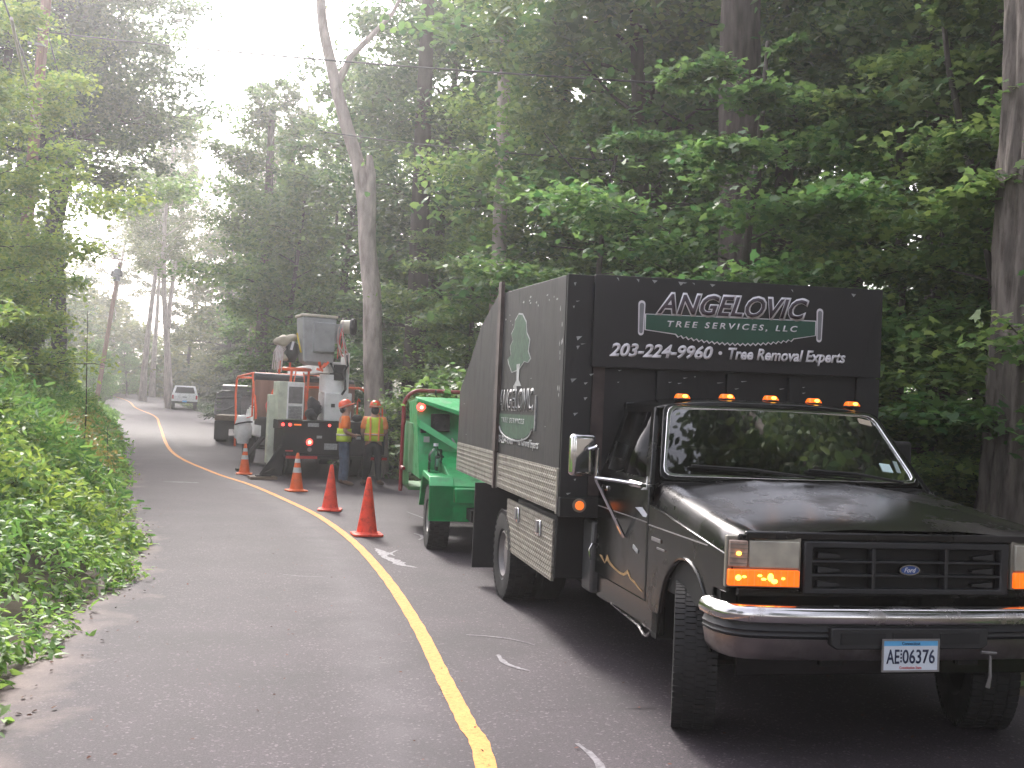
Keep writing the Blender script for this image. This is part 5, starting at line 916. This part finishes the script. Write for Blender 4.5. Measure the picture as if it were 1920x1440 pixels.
# outrigger
b = MB(); b.box(-1.34,-1.19,.55,.80,.30,1.86); b.box(-1.30,-1.2,.58,.76,.22,.30); og = b.build('outrigger_post', m_palegreen, BT, bevel=.012)
b = MB(); b.tube([(-1.18,-.25,.72),(-1.40,-.40,.40),(-1.62,-.45,.10)], .05, 4); b.tube([(-1.18,-.25,.30),(-1.45,-.40,.15),(-1.62,-.45,.10)], .05, 4); b.prism([(-1.15,.75),(-1.15,.08),(-1.60,.08),(-1.60,.14)], 'y', -.36, -.33); b.box(-1.72,-1.40,-.52,-.30,.07,.10); b.build('outrigger_leg', m_under, BT)
b = MB(); b.tube([(-1.2,1.9,.85),(-1.5,1.9,.45),(-1.62,1.9,.12)], .06, 6); b.box(-1.8,-1.5,1.8,2.05,.02,.08); b.build('outrigger_leg', m_under, BT)
b = MB(); b.box(-1.86,-1.28,-.60,-.22,.004,.07); o = b.build('wood_block', m_wood, None, bevel=.006); o.location = BT.location; o.rotation_euler = BT.rotation_euler; tag(o, 'flat timber pad under the outrigger foot of the bucket truck', 'wood block')
# pedestal, turret
b = MB(); b.box(-.08,.56,.5,1.2,1.301,1.96); b.build('pedestal_box', m_wcab, BT, bevel=.02); 
b = MB(); b.rbox((.12,.49,1.66), (.09,.01,.08)); b.build('pedestal_label', m_under, BT)
b = MB(); b.cyl((.18,.85,1.96),(.18,.85,2.38), .32, n=28); b.build('turret', m_wcab, BT, bevel=.01)
b = MB(); b.box(.40,.50,.6,1.1,1.961,2.90); b.build('boom_side', m_wcab, BT, bevel=.01)
b = MB(); b.box(.12,.395,.5,1.0,2.25,2.62); b.build('valve_box', m_under, BT, bevel=.015)
b = MB(); b.tube([(.30,.48,2.4),(.36,.42,2.25),(.38,.42,2.05),(.30,.45,1.92)], .028, 8); b.tube([(.0,.5,2.7),(.1,.4,2.45),(.3,.42,2.42),(.42,.45,2.6),(.40,.5,2.85)], .025, 8); b.build('black_hose', m_under, BT)
# boom running forward over cab
b = MB(); b.hexa([(.0,.6,2.42),(.30,.6,2.42),(.30,5.6,2.42),(.0,5.6,2.42),(.0,.6,2.68),(.30,.6,2.68),(.30,5.6,2.62),(.0,5.6,2.62)]); b.build('boom', m_wcab, BT, bevel=.02)
# bucket
b = MB(); b.hexa([(-.62,.45,2.66),(.08,.45,2.66),(.08,1.05,2.66),(-.62,1.05,2.66),(-.70,.40,3.68),(.10,.40,3.68),(.10,1.12,3.68),(-.70,1.12,3.68)]); b.hexa([(-.5,.52,2.58),(-.02,.52,2.58),(-.02,1.0,2.58),(-.5,1.0,2.58),(-.62,.45,2.66),(.08,.45,2.66),(.08,1.05,2.66),(-.62,1.05,2.66)]); bk = b.build('bucket', m_bucket, BT, bevel=.035, seg=3)
b = MB(); b.ring([(-.73,.37,3.68),(.12,.37,3.68),(.12,1.15,3.68),(-.73,1.15,3.68)], [(-.65,.45,3.68),(.04,.45,3.68),(.04,1.07,3.68),(-.65,1.07,3.68)], (0,0,.06)); b.build('bucket_lip', m_cream, bk, bevel=.015)
b = MB(); b.hexa([(-.42,.33,2.88),(.06,.33,2.88),(.06,.45,2.88),(-.42,.45,2.88),(-.46,.28,3.56),(.07,.28,3.56),(.07,.45,3.56),(-.46,.45,3.56)]); b.build('bucket_front', m_bucket, bk, bevel=.02)
b = MB(); b.box(.09,.24,.45,.9,3.36,3.56); b.box(.12,.22,.5,.8,3.12,3.36); b.build('bucket_bracket', m_bucket, bk, bevel=.01)
b = MB(); b.cyl((.30,.8,3.52),(.52,.7,3.53), .16, n=22); b.build('boom_tip', m_cream, BT, bevel=.02); b = MB(); b.cyl((.50,.70,3.53),(.62,.65,3.53), .20, n=22); b.build('boom_tip_cap', m_under, BT, bevel=.05, seg=3)
hr = random.Random(3)
for i in range(9):
    p0 = Vector((.22+hr.uniform(-.02,.03), .42+hr.uniform(-.1,.2), 3.66-hr.uniform(0,.3))); p3 = Vector((.22+hr.uniform(-.15,.15), .42, 2.75+hr.uniform(-.15,.15))); m1 = Vector((.05+hr.uniform(-.05,.3), .35+hr.uniform(-.05,.1), 3.15+hr.uniform(-.2,.2)))
    pts = [p0.lerp(m1, t_).lerp(m1.lerp(p3, t_), t_) for t_ in np.linspace(0, 1, 9)]; b = MB(); b.tube(pts, .013, 6); b.build('hose', m_hose if i % 4 else m_hosew, BT)
b = MB(); b.tube([(.24,.4,3.7),(.25,.38,3.3),(.30,.38,3.0),(.40,.4,2.9)], .012, 6); b.tube([(.28,.5,3.3),(.42,.45,2.85),(.44,.45,2.4)], .013, 6); b.build('hose', m_hosew, BT)
b = MB()
for i in range(5): p = Vector((-.15+hr.uniform(-.1,.2), .42, 2.5+hr.uniform(-.06,.1))); b.rbox(p, (.16,.05,.05), (hr.uniform(-1,1),hr.uniform(-1,1),hr.uniform(-1,1)))
b.build('orange_strap', m_orange, BT)
# orange stand (saddle) with ring
b = MB(); b.cyl((-.85,.9,1.3),(-.80,.85,2.45), .028, n=8); b.cyl((-.42,.9,1.3),(-.40,.85,2.45), .028, n=8); b.cyl((-.85,.9,1.3),(-.70,.85,2.45), .015, n=6); b.cyl((-.40,.9,1.35),(-.52,.85,2.4), .015, n=6); b.cyl((-.46,.9,1.3),(-.40,.85,2.0), .015, n=6)
b.lathe([(.36+.03*math.cos(t), .035*math.sin(t)) for t in np.linspace(0, 2*PI, 8, endpoint=False)], (-.70,1.0,2.47), n=28, closed=True); b.tube([(-1.06,1.0,2.35),(-1.06,1.0,2.74),(-1.0,1.0,2.78),(-.86,1.0,2.78),(-.82,1.0,2.72),(-.82,1.0,2.47)], .026, 8); b.build('boom_rest', m_orange, BT)
# canvas gear bundle on top of the stand
gb = thing('gear_bundle', 'beige canvas gear and harness bundle draped beside the grey bucket', 'gear', BT.location, .40)
def lump(c, rad_, mm, name, par, seed=1, amp=.15):
    b = MB(); b.ell(c, rad_, 18, 12); r = np.random.default_rng(seed); ph = r.uniform(0, 6, 6)
    b.v = [tuple(c[k]+(v[k]-c[k])*(1+amp*(math.sin(v[0]*17+ph[0])*math.sin(v[2]*15+ph[1])+.6*math.sin(v[1]*21+v[2]*27+ph[2]))) for k in range(3)) for v in b.v]; return b.build(name, mm, par, ang=80)
lump((-1.02,.85,3.10), (.20,.16,.14), m_canvas, 'canvas_roll', gb); lump((-.84,.82,3.18), (.14,.14,.10), m_canvas, 'canvas_roll', gb, 2); lump((-.82,.85,2.88), (.17,.18,.26), m_under, 'dark_harness', gb, 3); lump((-1.12,.83,2.82), (.09,.08,.16), m_wcab, 'white_cloth', gb, 4, .25); lump((-.98,.84,2.72), (.12,.1,.07), m_canvas, 'canvas_roll', gb, 5)
b = MB()
for i in range(7): x = -1.24+i*.035; b.tube([(x+.1,.8,3.05-i*.01),(x,.76,2.85),(x-.03+hr.uniform(-.02,.04),.76,2.5-hr.uniform(0,.12))], .012, 5)
b.build('rope', m_hosew, gb)
b = MB(); b.tube([(-.76,.62,3.30),(-.72,.60,3.1),(-.66,.58,2.85)], .02, 5); b.build('yellow_strap', m_yellow_s, gb)
b = MB(); b.rbox((-.86,.62,3.0), (.05,.04,.2), (0,.2,0)); b.build('white_handle', m_white, gb)
tb2 = thing('tarp_bag', 'crumpled dark tarp bag on the bucket truck deck', 'bag', BT.location, .40); lump((-.27,.75,1.56), (.16,.25,.27), m_tarp, 'tarp', tb2, 8, .2); lump((-.33,.65,1.43), (.14,.2,.14), m_tarp, 'tarp', tb2, 9, .2)
bag2 = thing('red_jacket', 'red cloth heap on the truck deck behind the cabinet', 'cloth', BT.location, .40); lump((-1.05,1.9,1.62), (.13,.15,.22), m_hose, 'cloth', bag2, 10, .2); lump((-1.0,1.8,1.4), (.12,.12,.12), m_under, 'dark_cloth', bag2, 11, .2)
bag3 = thing('tool_bag', 'small black tool bag on the deck between the workers', 'bag', BT.location, .40); lump((.70,.5,1.38), (.14,.1,.08), m_under, 'bag_body', bag3, 12, .15)

# ------------------------------------------------------------------ STAKE TRUCK beyond
FT = thing('stake_truck', 'grey flatbed truck with slatted stake sides parked beyond the bucket truck', 'truck', (-9.32,37.2,gz(37.2)), .27)
b = MB(); b.box(-1.2,1.2,0,4,.80,.98); b.build('bed', m_wood, FT); b = MB(); b.box(-1.15,1.15,.2,6,.5,.78); b.box(-1.2,-.7,.05,.1,.12,.78); b.box(.7,1.2,.05,.1,.12,.78); b.build('chassis', m_under, FT)
for k in range(6):
    z = 1.03+k*.13
    b = MB(); b.box(-1.2+.0*k,1.2,.02,.05,z,z+.09); b.build('slat', m_grey, FT)
    b = MB(); b.prism([(.05,z),(.05,z+.09),(4,z+.09),(4,z)], 'x', -1.2, -1.17); b.build('slat', m_grey, FT)
b = MB(); b.tube([(-1.21,.0,1.0),(-1.21,.1,1.35),(-1.15,.5,1.75),(-1.0,1.0,1.86),(.2,1.0,1.86)], .03, 6); b.tube([(-1.2,.01,1.0),(-.5,-.01,1.35)], .025, 6); b.tube([(-.3,.0,1.0),(-.3,.0,1.75)], .03, 6); b.tube([(-1.18,-.01,1.6),(1.18,-.01,1.75)], .025, 6); b.build('rack', m_grey, FT)
b = MB()
for k in range(7): b.tube([(-1.1+k*.06,.3,1.75+.02*k),(1.0,.5,1.8+.01*k)], .02, 5)
b.build('load_bars', m_grey, FT)
for x in (-.95,.95): wheel(FT, (x,1.1,.42), .42, .4, .22, m_grey, side=-1 if x < 0 else 1); wheel(FT, (x,5.2,.42), .42, .25, .22, m_grey, side=-1 if x < 0 else 1)
b = MB(); b.box(-.5,-.1,-.02,.0,.55,.68); b.build('licence_plate', m_greyw, FT); b = MB(); b.box(-.55,.6,-.1,-.02,.38,.44); b.build('hitch_bar', m_grey, FT)
b = MB(); b.prism([(4.1,.7),(4.1,2.1),(5.2,2.15),(5.7,1.5),(6.6,1.35),(6.7,.7)], 'x', -1.0, 1.0); b.build('cab', m_grey, FT, bevel=.05)
# white pickup far away
PK = thing('pickup_truck', 'white pickup with a bed cap parked far up the road', 'pickup', (-23.0,73.3,gz(73.3)-.02), .31)
b = MB(); b.prism([(0,.55),(0,1.12),(3.0,1.15),(4.9,1.08),(5.0,.55)], 'x', -.88, .88); b.build('body', m_wcab, PK, bevel=.05, seg=3)
b = MB(); b.hexa([(-.86,.02,1.12),(.86,.02,1.12),(.86,3.2,1.12),(-.86,3.2,1.12),(-.68,.25,1.72),(.68,.25,1.72),(.68,2.9,1.74),(-.68,2.9,1.74)]); cp = b.build('bed_cap', m_wcab, PK, bevel=.05, seg=3)
b = MB(); b.hexa([(-.68,.02,1.20),(.68,.02,1.20),(.68,.05,1.20),(-.68,.05,1.20),(-.56,.19,1.62),(.56,.19,1.62),(.56,.23,1.62),(-.56,.23,1.62)]); b.build('rear_window', m_under, cp, bevel=.01)
b = MB(); b.add([(-.855,.5,1.25),(-.855,2.6,1.25),(-.74,2.5,1.62),(-.74,.6,1.62)], [(0,1,2,3)]); b.build('side_window', m_under, cp, solid=.01)
for x in (-.80,.80): b = MB(); b.box(x-.06,x+.06,-.015,.02,.78,1.05); b.build('tail_lamp', m_red_off, PK, bevel=.01)
b = MB(); b.box(-.88,.88,-.12,-.01,.50,.62); b.build('bumper', m_under, PK, bevel=.02)
b = MB(); b.box(-.15,.15,-.135,-.121,.56,.68); b.build('licence_plate', m_plateb, PK); b = MB(); b.box(-.15,.15,-.02,-.001,.90,.94); b.build('tailgate_handle', m_under, PK)
for x in (-.75,.75):
    wheel(PK, (x,.95,.34), .34, .22, .2, m_grey, side=-1 if x < 0 else 1); wheel(PK, (x,3.9,.34), .34, .22, .2, m_grey, side=-1 if x < 0 else 1)
b = MB(); b.rbox((-1.0,3.2,1.2), (.16,.1,.16)); b.rbox((1.0,3.2,1.2), (.16,.1,.16)); b.build('wing_mirror', m_under, PK)

# ------------------------------------------------------------------ cones
def cone(x, y, h, label, banded, rz=.2, tiltx=0):
    m_ = m_coneor if banded else m_conered; o = thing('traffic_cone', label, 'traffic cone', (x, y, gz(y)+.008), rz, 'traffic cones along the yellow line')
    k = h/.74; b = MB(); s = .19*k
    b.prism([(-s,-s*.82),(-s*.82,-s),(s*.82,-s),(s,-s*.82),(s,s*.82),(s*.82,s),(-s*.82,s),(-s,s*.82)], 'z', 0, .028*k); b.build('base', m_, o, bevel=.006)
    R = lambda z: (.135-.108*z/.74)*k
    b = MB(); b.lathe([(R(0)+.02,.028*k),(R(.03),.05*k),(R(.35),.35*k),(R(.72),.72*k),(R(.74)-.006,.742*k),(.014*k,.74*k),(.013*k,.66*k)], n=32); b.build('cone_body', m_, o)
    if banded:
        for z0, z1 in ((.36,.46),(.55,.63)): b = MB(); b.lathe([(R(z0)+.003,z0*k),(R(z1)+.003,z1*k)], n=32); b.build('band', m_band, o)
    return o
cone(-1.83,13.75,.76,'scuffed plain red cone nearest the camera beside the pale crack mark',False,.3)
cone(-2.83,16.7,.73,'plain red cone second from the camera',False,.1)
cone(-4.05,20.0,.73,'orange cone with two white bands right of the timber pad',True,.5)
cone(-6.05,23.9,.70,'orange banded cone left of the outrigger',True,.2)

# ------------------------------------------------------------------ people
def skin(name, joints, edges, mat_, parent, sub=2, mod=None):
    names = list(joints); me = bpy.data.meshes.new(name); me.from_pydata([joints[k][0] for k in names], [(names.index(a), names.index(c)) for a, c in edges], [])
    o = bpy.data.objects.new(name, me); COL.objects.link(o); o.modifiers.new('k', 'SKIN')
    if not me.skin_vertices:
        bpy.context.view_layer.objects.active = o
        with bpy.context.temp_override(object=o, active_object=o): bpy.ops.mesh.customdata_skin_add()
    for i, k in enumerate(names):
        r_ = joints[k][1]; me.skin_vertices[0].data[i].radius = r_ if isinstance(r_, tuple) else (r_, r_); me.skin_vertices[0].data[i].use_root = (i == 0)
    s = o.modifiers.new('u', 'SUBSURF'); s.levels = sub; s.render_levels = sub
    dg = bpy.context.evaluated_depsgraph_get(); m2 = bpy.data.meshes.new_from_object(o.evaluated_get(dg)); bpy.data.objects.remove(o)
    m2.materials.clear(); m2.materials.append(mat_); m2.polygons.foreach_set('use_smooth', [True]*len(m2.polygons)); m2.polygons.foreach_set('material_index', [0]*len(m2.polygons))
    return mesh_obj(name, m2, parent)
m_skin = M('skin', (.42,.24,.17), .5, var=.08); m_jeans = M('blue_jeans', (.06,.085,.13), .85, var=.3, scale=9, bump=.3, bscale=40); m_dpants = M('dark_trousers', (.007,.008,.011), .85, var=.2)
m_oshirt = M('orange_shirt', (.85,.2,.03), .8, var=.12, scale=5); m_vest = M('lime_vest', (.55,.72,.05), .7, var=.1, scale=6); m_vesto = M('orange_vest_panel', (.85,.28,.08), .7); m_silver = M('silver_tape', (.6,.55,.45), .4)
m_hat = M('orange_hard_hat', (.85,.1,.03), .35, coat=.3); m_boot = M('brown_boots', (.13,.075,.05), .8); m_hair = M('dark_hair', (.02,.014,.01), .8)
def person(label, loc, rz, P, pants, shirt, boots):
    o = thing('person', label, 'person', loc, rz); J = dict(P)
    E = [('pelvis','waist'),('waist','chest'),('chest','neck'),('neck','head'),('head','crown')]
    for s in 'LR': E += [('pelvis','hip'+s),('hip'+s,'knee'+s),('knee'+s,'ank'+s),('ank'+s,'toe'+s),('chest','sh'+s),('sh'+s,'elb'+s),('elb'+s,'wr'+s),('wr'+s,'palm'+s)]
    E += [('head','nose')]
    bd = skin('body', J, E, m_skin, o)
    # fingers
    for s in 'LR':
        w_, p_ = Vector(J['wr'+s][0]), Vector(J['palm'+s][0]); d = (p_-w_).normalized(); sd_ = d.cross(Vector((0,0,1))); sd_ = sd_.normalized() if sd_.length > .1 else Vector((1,0,0)); dn = d.cross(sd_)
        b = MB()
        for k, l in zip((-1.5,-.5,.5,1.5), (.055,.07,.075,.065)): a = p_+sd_*k*.018; c = a+d*l*.6+dn*.01; e_ = c+d*l*.3+dn*.03; b.tube([a-d*.02, c, e_], [.010,.009,.006], 6)
        a = p_-d*.03+sd_*.03; b.tube([a, a+sd_*.02+d*.03, a+d*.06+sd_*.015], [.011,.01,.007], 6); b.build('fingers', m_skin, bd)
    T = {}
    for k in ('pelvis','waist','hipL','hipR','kneeL','kneeR','ankL','ankR'):
        p, r_ = J[k]; r_ = r_ if isinstance(r_, tuple) else (r_, r_); T[k] = (p, (r_[0]*1.13+.006, r_[1]*1.13+.006))
    T['waist'] = (tuple(Vector(J['pelvis'][0]).lerp(Vector(J['waist'][0]), .55)), T['waist'][1])
    for s in 'LR': a = J['ank'+s][0]; T['ank'+s] = ((a[0], a[1], a[2]-.01), (.068,.068))
    skin('trousers', T, [('pelvis','waist'),('pelvis','hipL'),('hipL','kneeL'),('kneeL','ankL'),('pelvis','hipR'),('hipR','kneeR'),('kneeR','ankR')], pants, o)
    T = {'pelvis': (tuple(Vector(J['pelvis'][0])+Vector((0,0,-.02))), (.175,.13)), 'waist': (J['waist'][0], (.168,.125)), 'chest': (J['chest'][0], (.19,.14)), 'neck': (tuple(Vector(J['chest'][0]).lerp(Vector(J['neck'][0]), .75)), (.085,.08))}
    for s in 'LR': T['sh'+s] = (J['sh'+s][0], (.082,.082)); T['elb'+s] = (tuple(Vector(J['sh'+s][0]).lerp(Vector(J['elb'+s][0]), .85)), (.072,.072))
    skin('shirt', T, [('pelvis','waist'),('waist','chest'),('chest','neck'),('chest','shL'),('shL','elbL'),('chest','shR'),('shR','elbR')], shirt, o)
    for s in 'LR':
        a, t_ = Vector(J['ank'+s][0]), Vector(J['toe'+s][0]); skin('boot', {'a': (tuple(a+Vector((0,0,.07))), (.062,.062)), 'b': (tuple(a+Vector((0,0,-.015))), (.062,.055)), 'c': (tuple(t_+Vector((0,0,.012))), (.052,.044)), 'd': (tuple(t_+(t_-a).normalized()*.05+Vector((0,0,.012))), (.04,.032))}, [('a','b'),('b','c'),('c','d')], boots, o)
    return o
# facing +X local for A (profile right), with head tilted up
def base_pose(f=1):   # facing +Y local; f=1
    return {'pelvis': ((0,0,.95), (.15,.115)), 'waist': ((0,.0,1.10), (.14,.105)), 'chest': ((0,.0,1.33), (.165,.12)), 'neck': ((0,.01,1.50), (.06,.06)), 'head': ((0,.03,1.63), (.082,.095)), 'crown': ((0,.02,1.72), (.075,.088)), 'nose': ((0,.135,1.625), (.014,.014)),
            'hipL': ((-.095,0,.88), (.09,.095)), 'kneeL': ((-.105,.02,.50), (.062,.065)), 'ankL': ((-.11,-.01,.10), (.046,.05)), 'toeL': ((-.13,.13,.045), (.04,.03)),
            'hipR': ((.095,0,.88), (.09,.095)), 'kneeR': ((.105,.02,.50), (.062,.065)), 'ankR': ((.11,-.01,.10), (.046,.05)), 'toeR': ((.13,.13,.045), (.04,.03)),
            'shL': ((-.20,0,1.41), (.062,.062)), 'elbL': ((-.25,-.03,1.14), (.048,.048)), 'wrL': ((-.20,.16,1.02), (.033,.033)), 'palmL': ((-.17,.23,1.03), (.036,.028)),
            'shR': ((.20,0,1.41), (.062,.062)), 'elbR': ((.25,-.03,1.14), (.048,.048)), 'wrR': ((.18,.19,1.06), (.033,.033)), 'palmR': ((.14,.26,1.08), (.036,.028))}
def vest_part(o, zs, name, mm, rr_=(.205,.155), cx_=0, cy_=0, a0=0, a1=2*PI, th=.012, n=28):
    b = MB(); A = np.linspace(a0, a1, n)
    for z, kx in zs:
        for a in A: b.v.append((cx_+rr_[0]*kx*math.cos(a), cy_+rr_[1]*kx*math.sin(a), z))
    b.f = [(i*n+j, i*n+j+1, (i+1)*n+j+1, (i+1)*n+j) for i in range(len(zs)-1) for j in range(n-1)]; b.m = [0]*len(b.f)
    return b.build(name, mm, o, solid=th)
PA = base_pose(); PA['head'] = ((0,.045,1.62), (.082,.095)); PA['crown'] = ((0,.0,1.71), (.075,.088)); PA['nose'] = ((0,.14,1.65), (.014,.014)); PA['kneeR'] = ((.10,.05,.50), (.062,.065)); PA['toeR'] = ((.12,.18,.045), (.04,.03)); PA['ankR'] = ((.11,.03,.10), (.046,.05))
A_ = person('worker in orange shirt and blue jeans looking up to the right', (-3.46,21.75,0), -1.25, PA, m_jeans, m_oshirt, m_boot)
vest_part(A_, [(.93,1.0),(1.02,1.01),(1.14,.97),(1.20,.96)], 'vest', m_vest); vest_part(A_, [(1.05,1.012),(1.09,1.0)], 'silver_tape', m_silver, (.212,.162))
def hat(o, c, up=0., back=False):
    h = bpy.data.objects.new('hard_hat', None); COL.objects.link(h); h.parent = o; h.location = c; h.rotation_euler = (up, 0, 0)
    b = MB(); b.lathe([(.125,0),(.128,.02),(.122,.06),(.095,.115),(.05,.142),(.001,.15)], n=28); b.v = [(v[0], v[1]*1.14, v[2]) for v in b.v]; b.build('shell', m_hat, h, solid=.006)
    b = MB(); b.v = [(.13*math.cos(a)*(1), .145*math.sin(a), .006) for a in np.linspace(0, PI, 14)]+[(.15*math.cos(a)*.85, .145*math.sin(a)+.075*math.sin(a), -.008) for a in np.linspace(0, PI, 14)]; b.f = [(i, i+1, 15+i, 14+i) for i in range(13)]; b.m = [0]*13; b.build('brim', m_hat, h, solid=.006)
    b = MB(); b.box(-.016,.016,-.13,.13,.1,.154); b.build('ridge', m_hat, h, bevel=.008) if False else None
    b = MB(); b.lathe([(.132,.018),(.132,.03)], n=28); b.v = [(v[0], v[1]*1.14, v[2]) for v in b.v]; b.build('stripe', m_silver, h, solid=.002)
    return h
hat(A_, (0,.005,1.665), .42)
def hair(o, c, r_): b = MB(); b.ell(c, r_, 16, 10); b.build('hair', m_hair, o)
hair(A_, (0,-.045,1.60), (.085,.07,.085))
PB = base_pose(); PB['head'] = ((0,.03,1.62), (.08,.095)); PB['hipL'] = ((-.10,0,.88), (.09,.095)); PB['kneeL'] = ((-.13,.02,.50), (.062,.065)); PB['ankL'] = ((-.15,-.01,.10), (.046,.05)); PB['ankR'] = ((.14,-.01,.10), (.046,.05)); PB['toeR'] = ((.22,.08,.045), (.04,.03)); PB['toeL'] = ((-.20,.11,.045), (.04,.03))
B2 = person('worker seen from behind in lime and orange safety vest and dark trousers', (-2.88,22.1,0), .18, PB, m_dpants, m_vesto, m_boot)
zs = [(.95,.98),(1.05,.99),(1.18,.97),(1.30,1.02),(1.40,1.0),(1.455,.80)]
vest_part(B2, zs, 'vest', m_vest); 
for s in (-1, 1):
    b = MB(); b.tube([(s*.09,-.162,.96),(s*.09,-.162,1.18),(s*.09,-.165,1.32),(s*.10,-.13,1.45)], .022, 6); b.v = [(v[0], v[1], v[2]) for v in b.v]; b.build('vest_stripe', m_vesto, B2)
vest_part(B2, [(1.07,1.012),(1.12,1.01)], 'silver_tape', m_vesto, (.214,.166))
vest_part(B2, [(1.084,1.02),(1.105,1.02)], 'silver_tape', m_silver, (.215,.168))
hat(B2, (0,.02,1.67), .0); hair(B2, (0,-.03,1.60), (.085,.075,.095))

# ------------------------------------------------------------------ utility poles and wires
def pole(label, base, top, r0, r1): 
    o = thing('utility_pole', label, 'utility pole', base); b = MB(); d = Vector(top)-Vector(base); b.tube([(0,0,-.2), tuple(d*.5), tuple(d)], [r0, (r0+r1)/2, r1], 14); b.build('shaft', m_pole, o); return o
p1 = pole('brown wooden utility pole rising at the upper left', (-13.95,29,.5), (-13.45,29,15.5), .17,.13)
b = MB(); b.cyl((.33,-.16,9.5),(.33,.16,9.5), .04, n=8); b.rbox((.28,-.15,10.9), (.5,.06,.06), (0,.1,0)); b.rbox((.24,-.17,9.4), (.1,.1,.16)); b.cyl((.28,-.2,11.6),(.34,-.2,11.75), .05, n=8); b.build('hardware', m_grey, p1)
p2 = pole('leaning wooden utility pole carrying a transformer', (-28.7,72,1.1), (-27.55,72,10.8), .16,.12)
b = MB(); b.lathe([(.001,-.45),(.22,-.45),(.24,-.3),(.24,.3),(.22,.36),(.1,.42),(.001,.42)], (1.15,-.38,8.85), n=18); tf = b.build('transformer', M('transformer_grey', (.1,.115,.14), .5), p2)
b = MB(); b.cyl((1.05,-.38,9.27),(1.05,-.38,9.5), .05, n=8); b.cyl((1.27,-.38,9.27),(1.27,-.38,9.48), .05, n=8); b.box(.75,.9,-.5,-.3,8.7,9.1); b.box(1.4,1.5,-.5,-.3,8.7,9.1); b.build('bushing', m_under, tf)
b = MB(); b.rbox((1.15,-.1,9.9), (1.0,.08,.08), (0,.1,0)); b.build('crossarm', m_pole, p2)
p3 = pole('small distant utility pole with a pale crossarm', (-45.5,112,2.5), (-45.2,112,11.2), .14,.11)
b = MB(); b.box(-.5,1.1,-.1,.0,8.3,8.45); b.build('crossarm', m_greyw, p3); b = MB(); b.cyl((.3,-.35,7.1),(.3,-.35,7.9), .22, n=14); b.build('transformer', m_greyw, p3)
def wire(a, c, sag, r_, label, n=24, mm=m_wire):
    a, c = Vector(a), Vector(c); b = MB(); b.tube([tuple(a.lerp(c, t_)+Vector((0,0,-4*sag*t_*(1-t_)))) for t_ in np.linspace(0, 1, n)], r_, 5); tag(b.build('power_line', mm), label, 'wire')
wire((-13.4,28.85,11.75), (3.2,17.0,7.2), .12, .02, 'long black wire crossing the road from the near pole towards the woods')
wire((-13.4,28.85,11.75), (-27.4,71.8,10.2), .5, .02, 'upper wire running from the near pole to the leaning pole')
wire((-13.35,28.85,9.1), (-27.3,71.6,9.7), .7, .026, 'lower cable running from the near pole to the leaning pole', mm=m_wire)
wire((-13.2,28.8,9.4), (-27.2,71.5,10.9), .9, .02, 'sagging middle wire between the near pole and the leaning pole')
wire((-9.0,18,8.2), (-13.5,28.8,8.95), .05, .03, 'thick pale cable reaching the near pole from the left edge', mm=m_hosew)
wire((-9.3,18,8.9), (-13.5,28.8,9.9), .05, .02, 'thin wire above the thick pale cable at the left edge')
wire((-11.5,22,10.0), (-13.5,28.8,11.75), .05, .016, 'top thin wire at the upper left corner')
wire((-13.4,28.9,11.85), (-5.2,24.5,8.2), .2, .0001, 'x') if False else None
wire((-4.6,24.0,8.0), (3.4,17.5,6.0), .1, .014, 'thin lower wire passing the pale snag into the maples')
wire((-27.4,72,10.2), (-45.0,112,10.0), .8, .014, 'far wire running on beyond the leaning pole')

b = MB(); b.box(-120, 70, -45, 190, -3.5, 34)
hz = b.build('haze', [], None, smooth=False); hz['kind'] = 'stuff'; hz['label'] = 'pale humid air over the road and woods'
mh_ = bpy.data.materials.new('haze_air'); mh_.use_nodes = True; n_ = mh_.node_tree.nodes; n_.remove(n_['Principled BSDF'])
pv = n_.new('ShaderNodeVolumePrincipled'); pv.inputs['Color'].default_value = (.93,.93,.95,1); pv.inputs['Density'].default_value = .002; pv.inputs['Anisotropy'].default_value = .72
mh_.node_tree.links.new(pv.outputs[0], n_['Material Output'].inputs['Volume']); hz.data.materials.append(mh_)
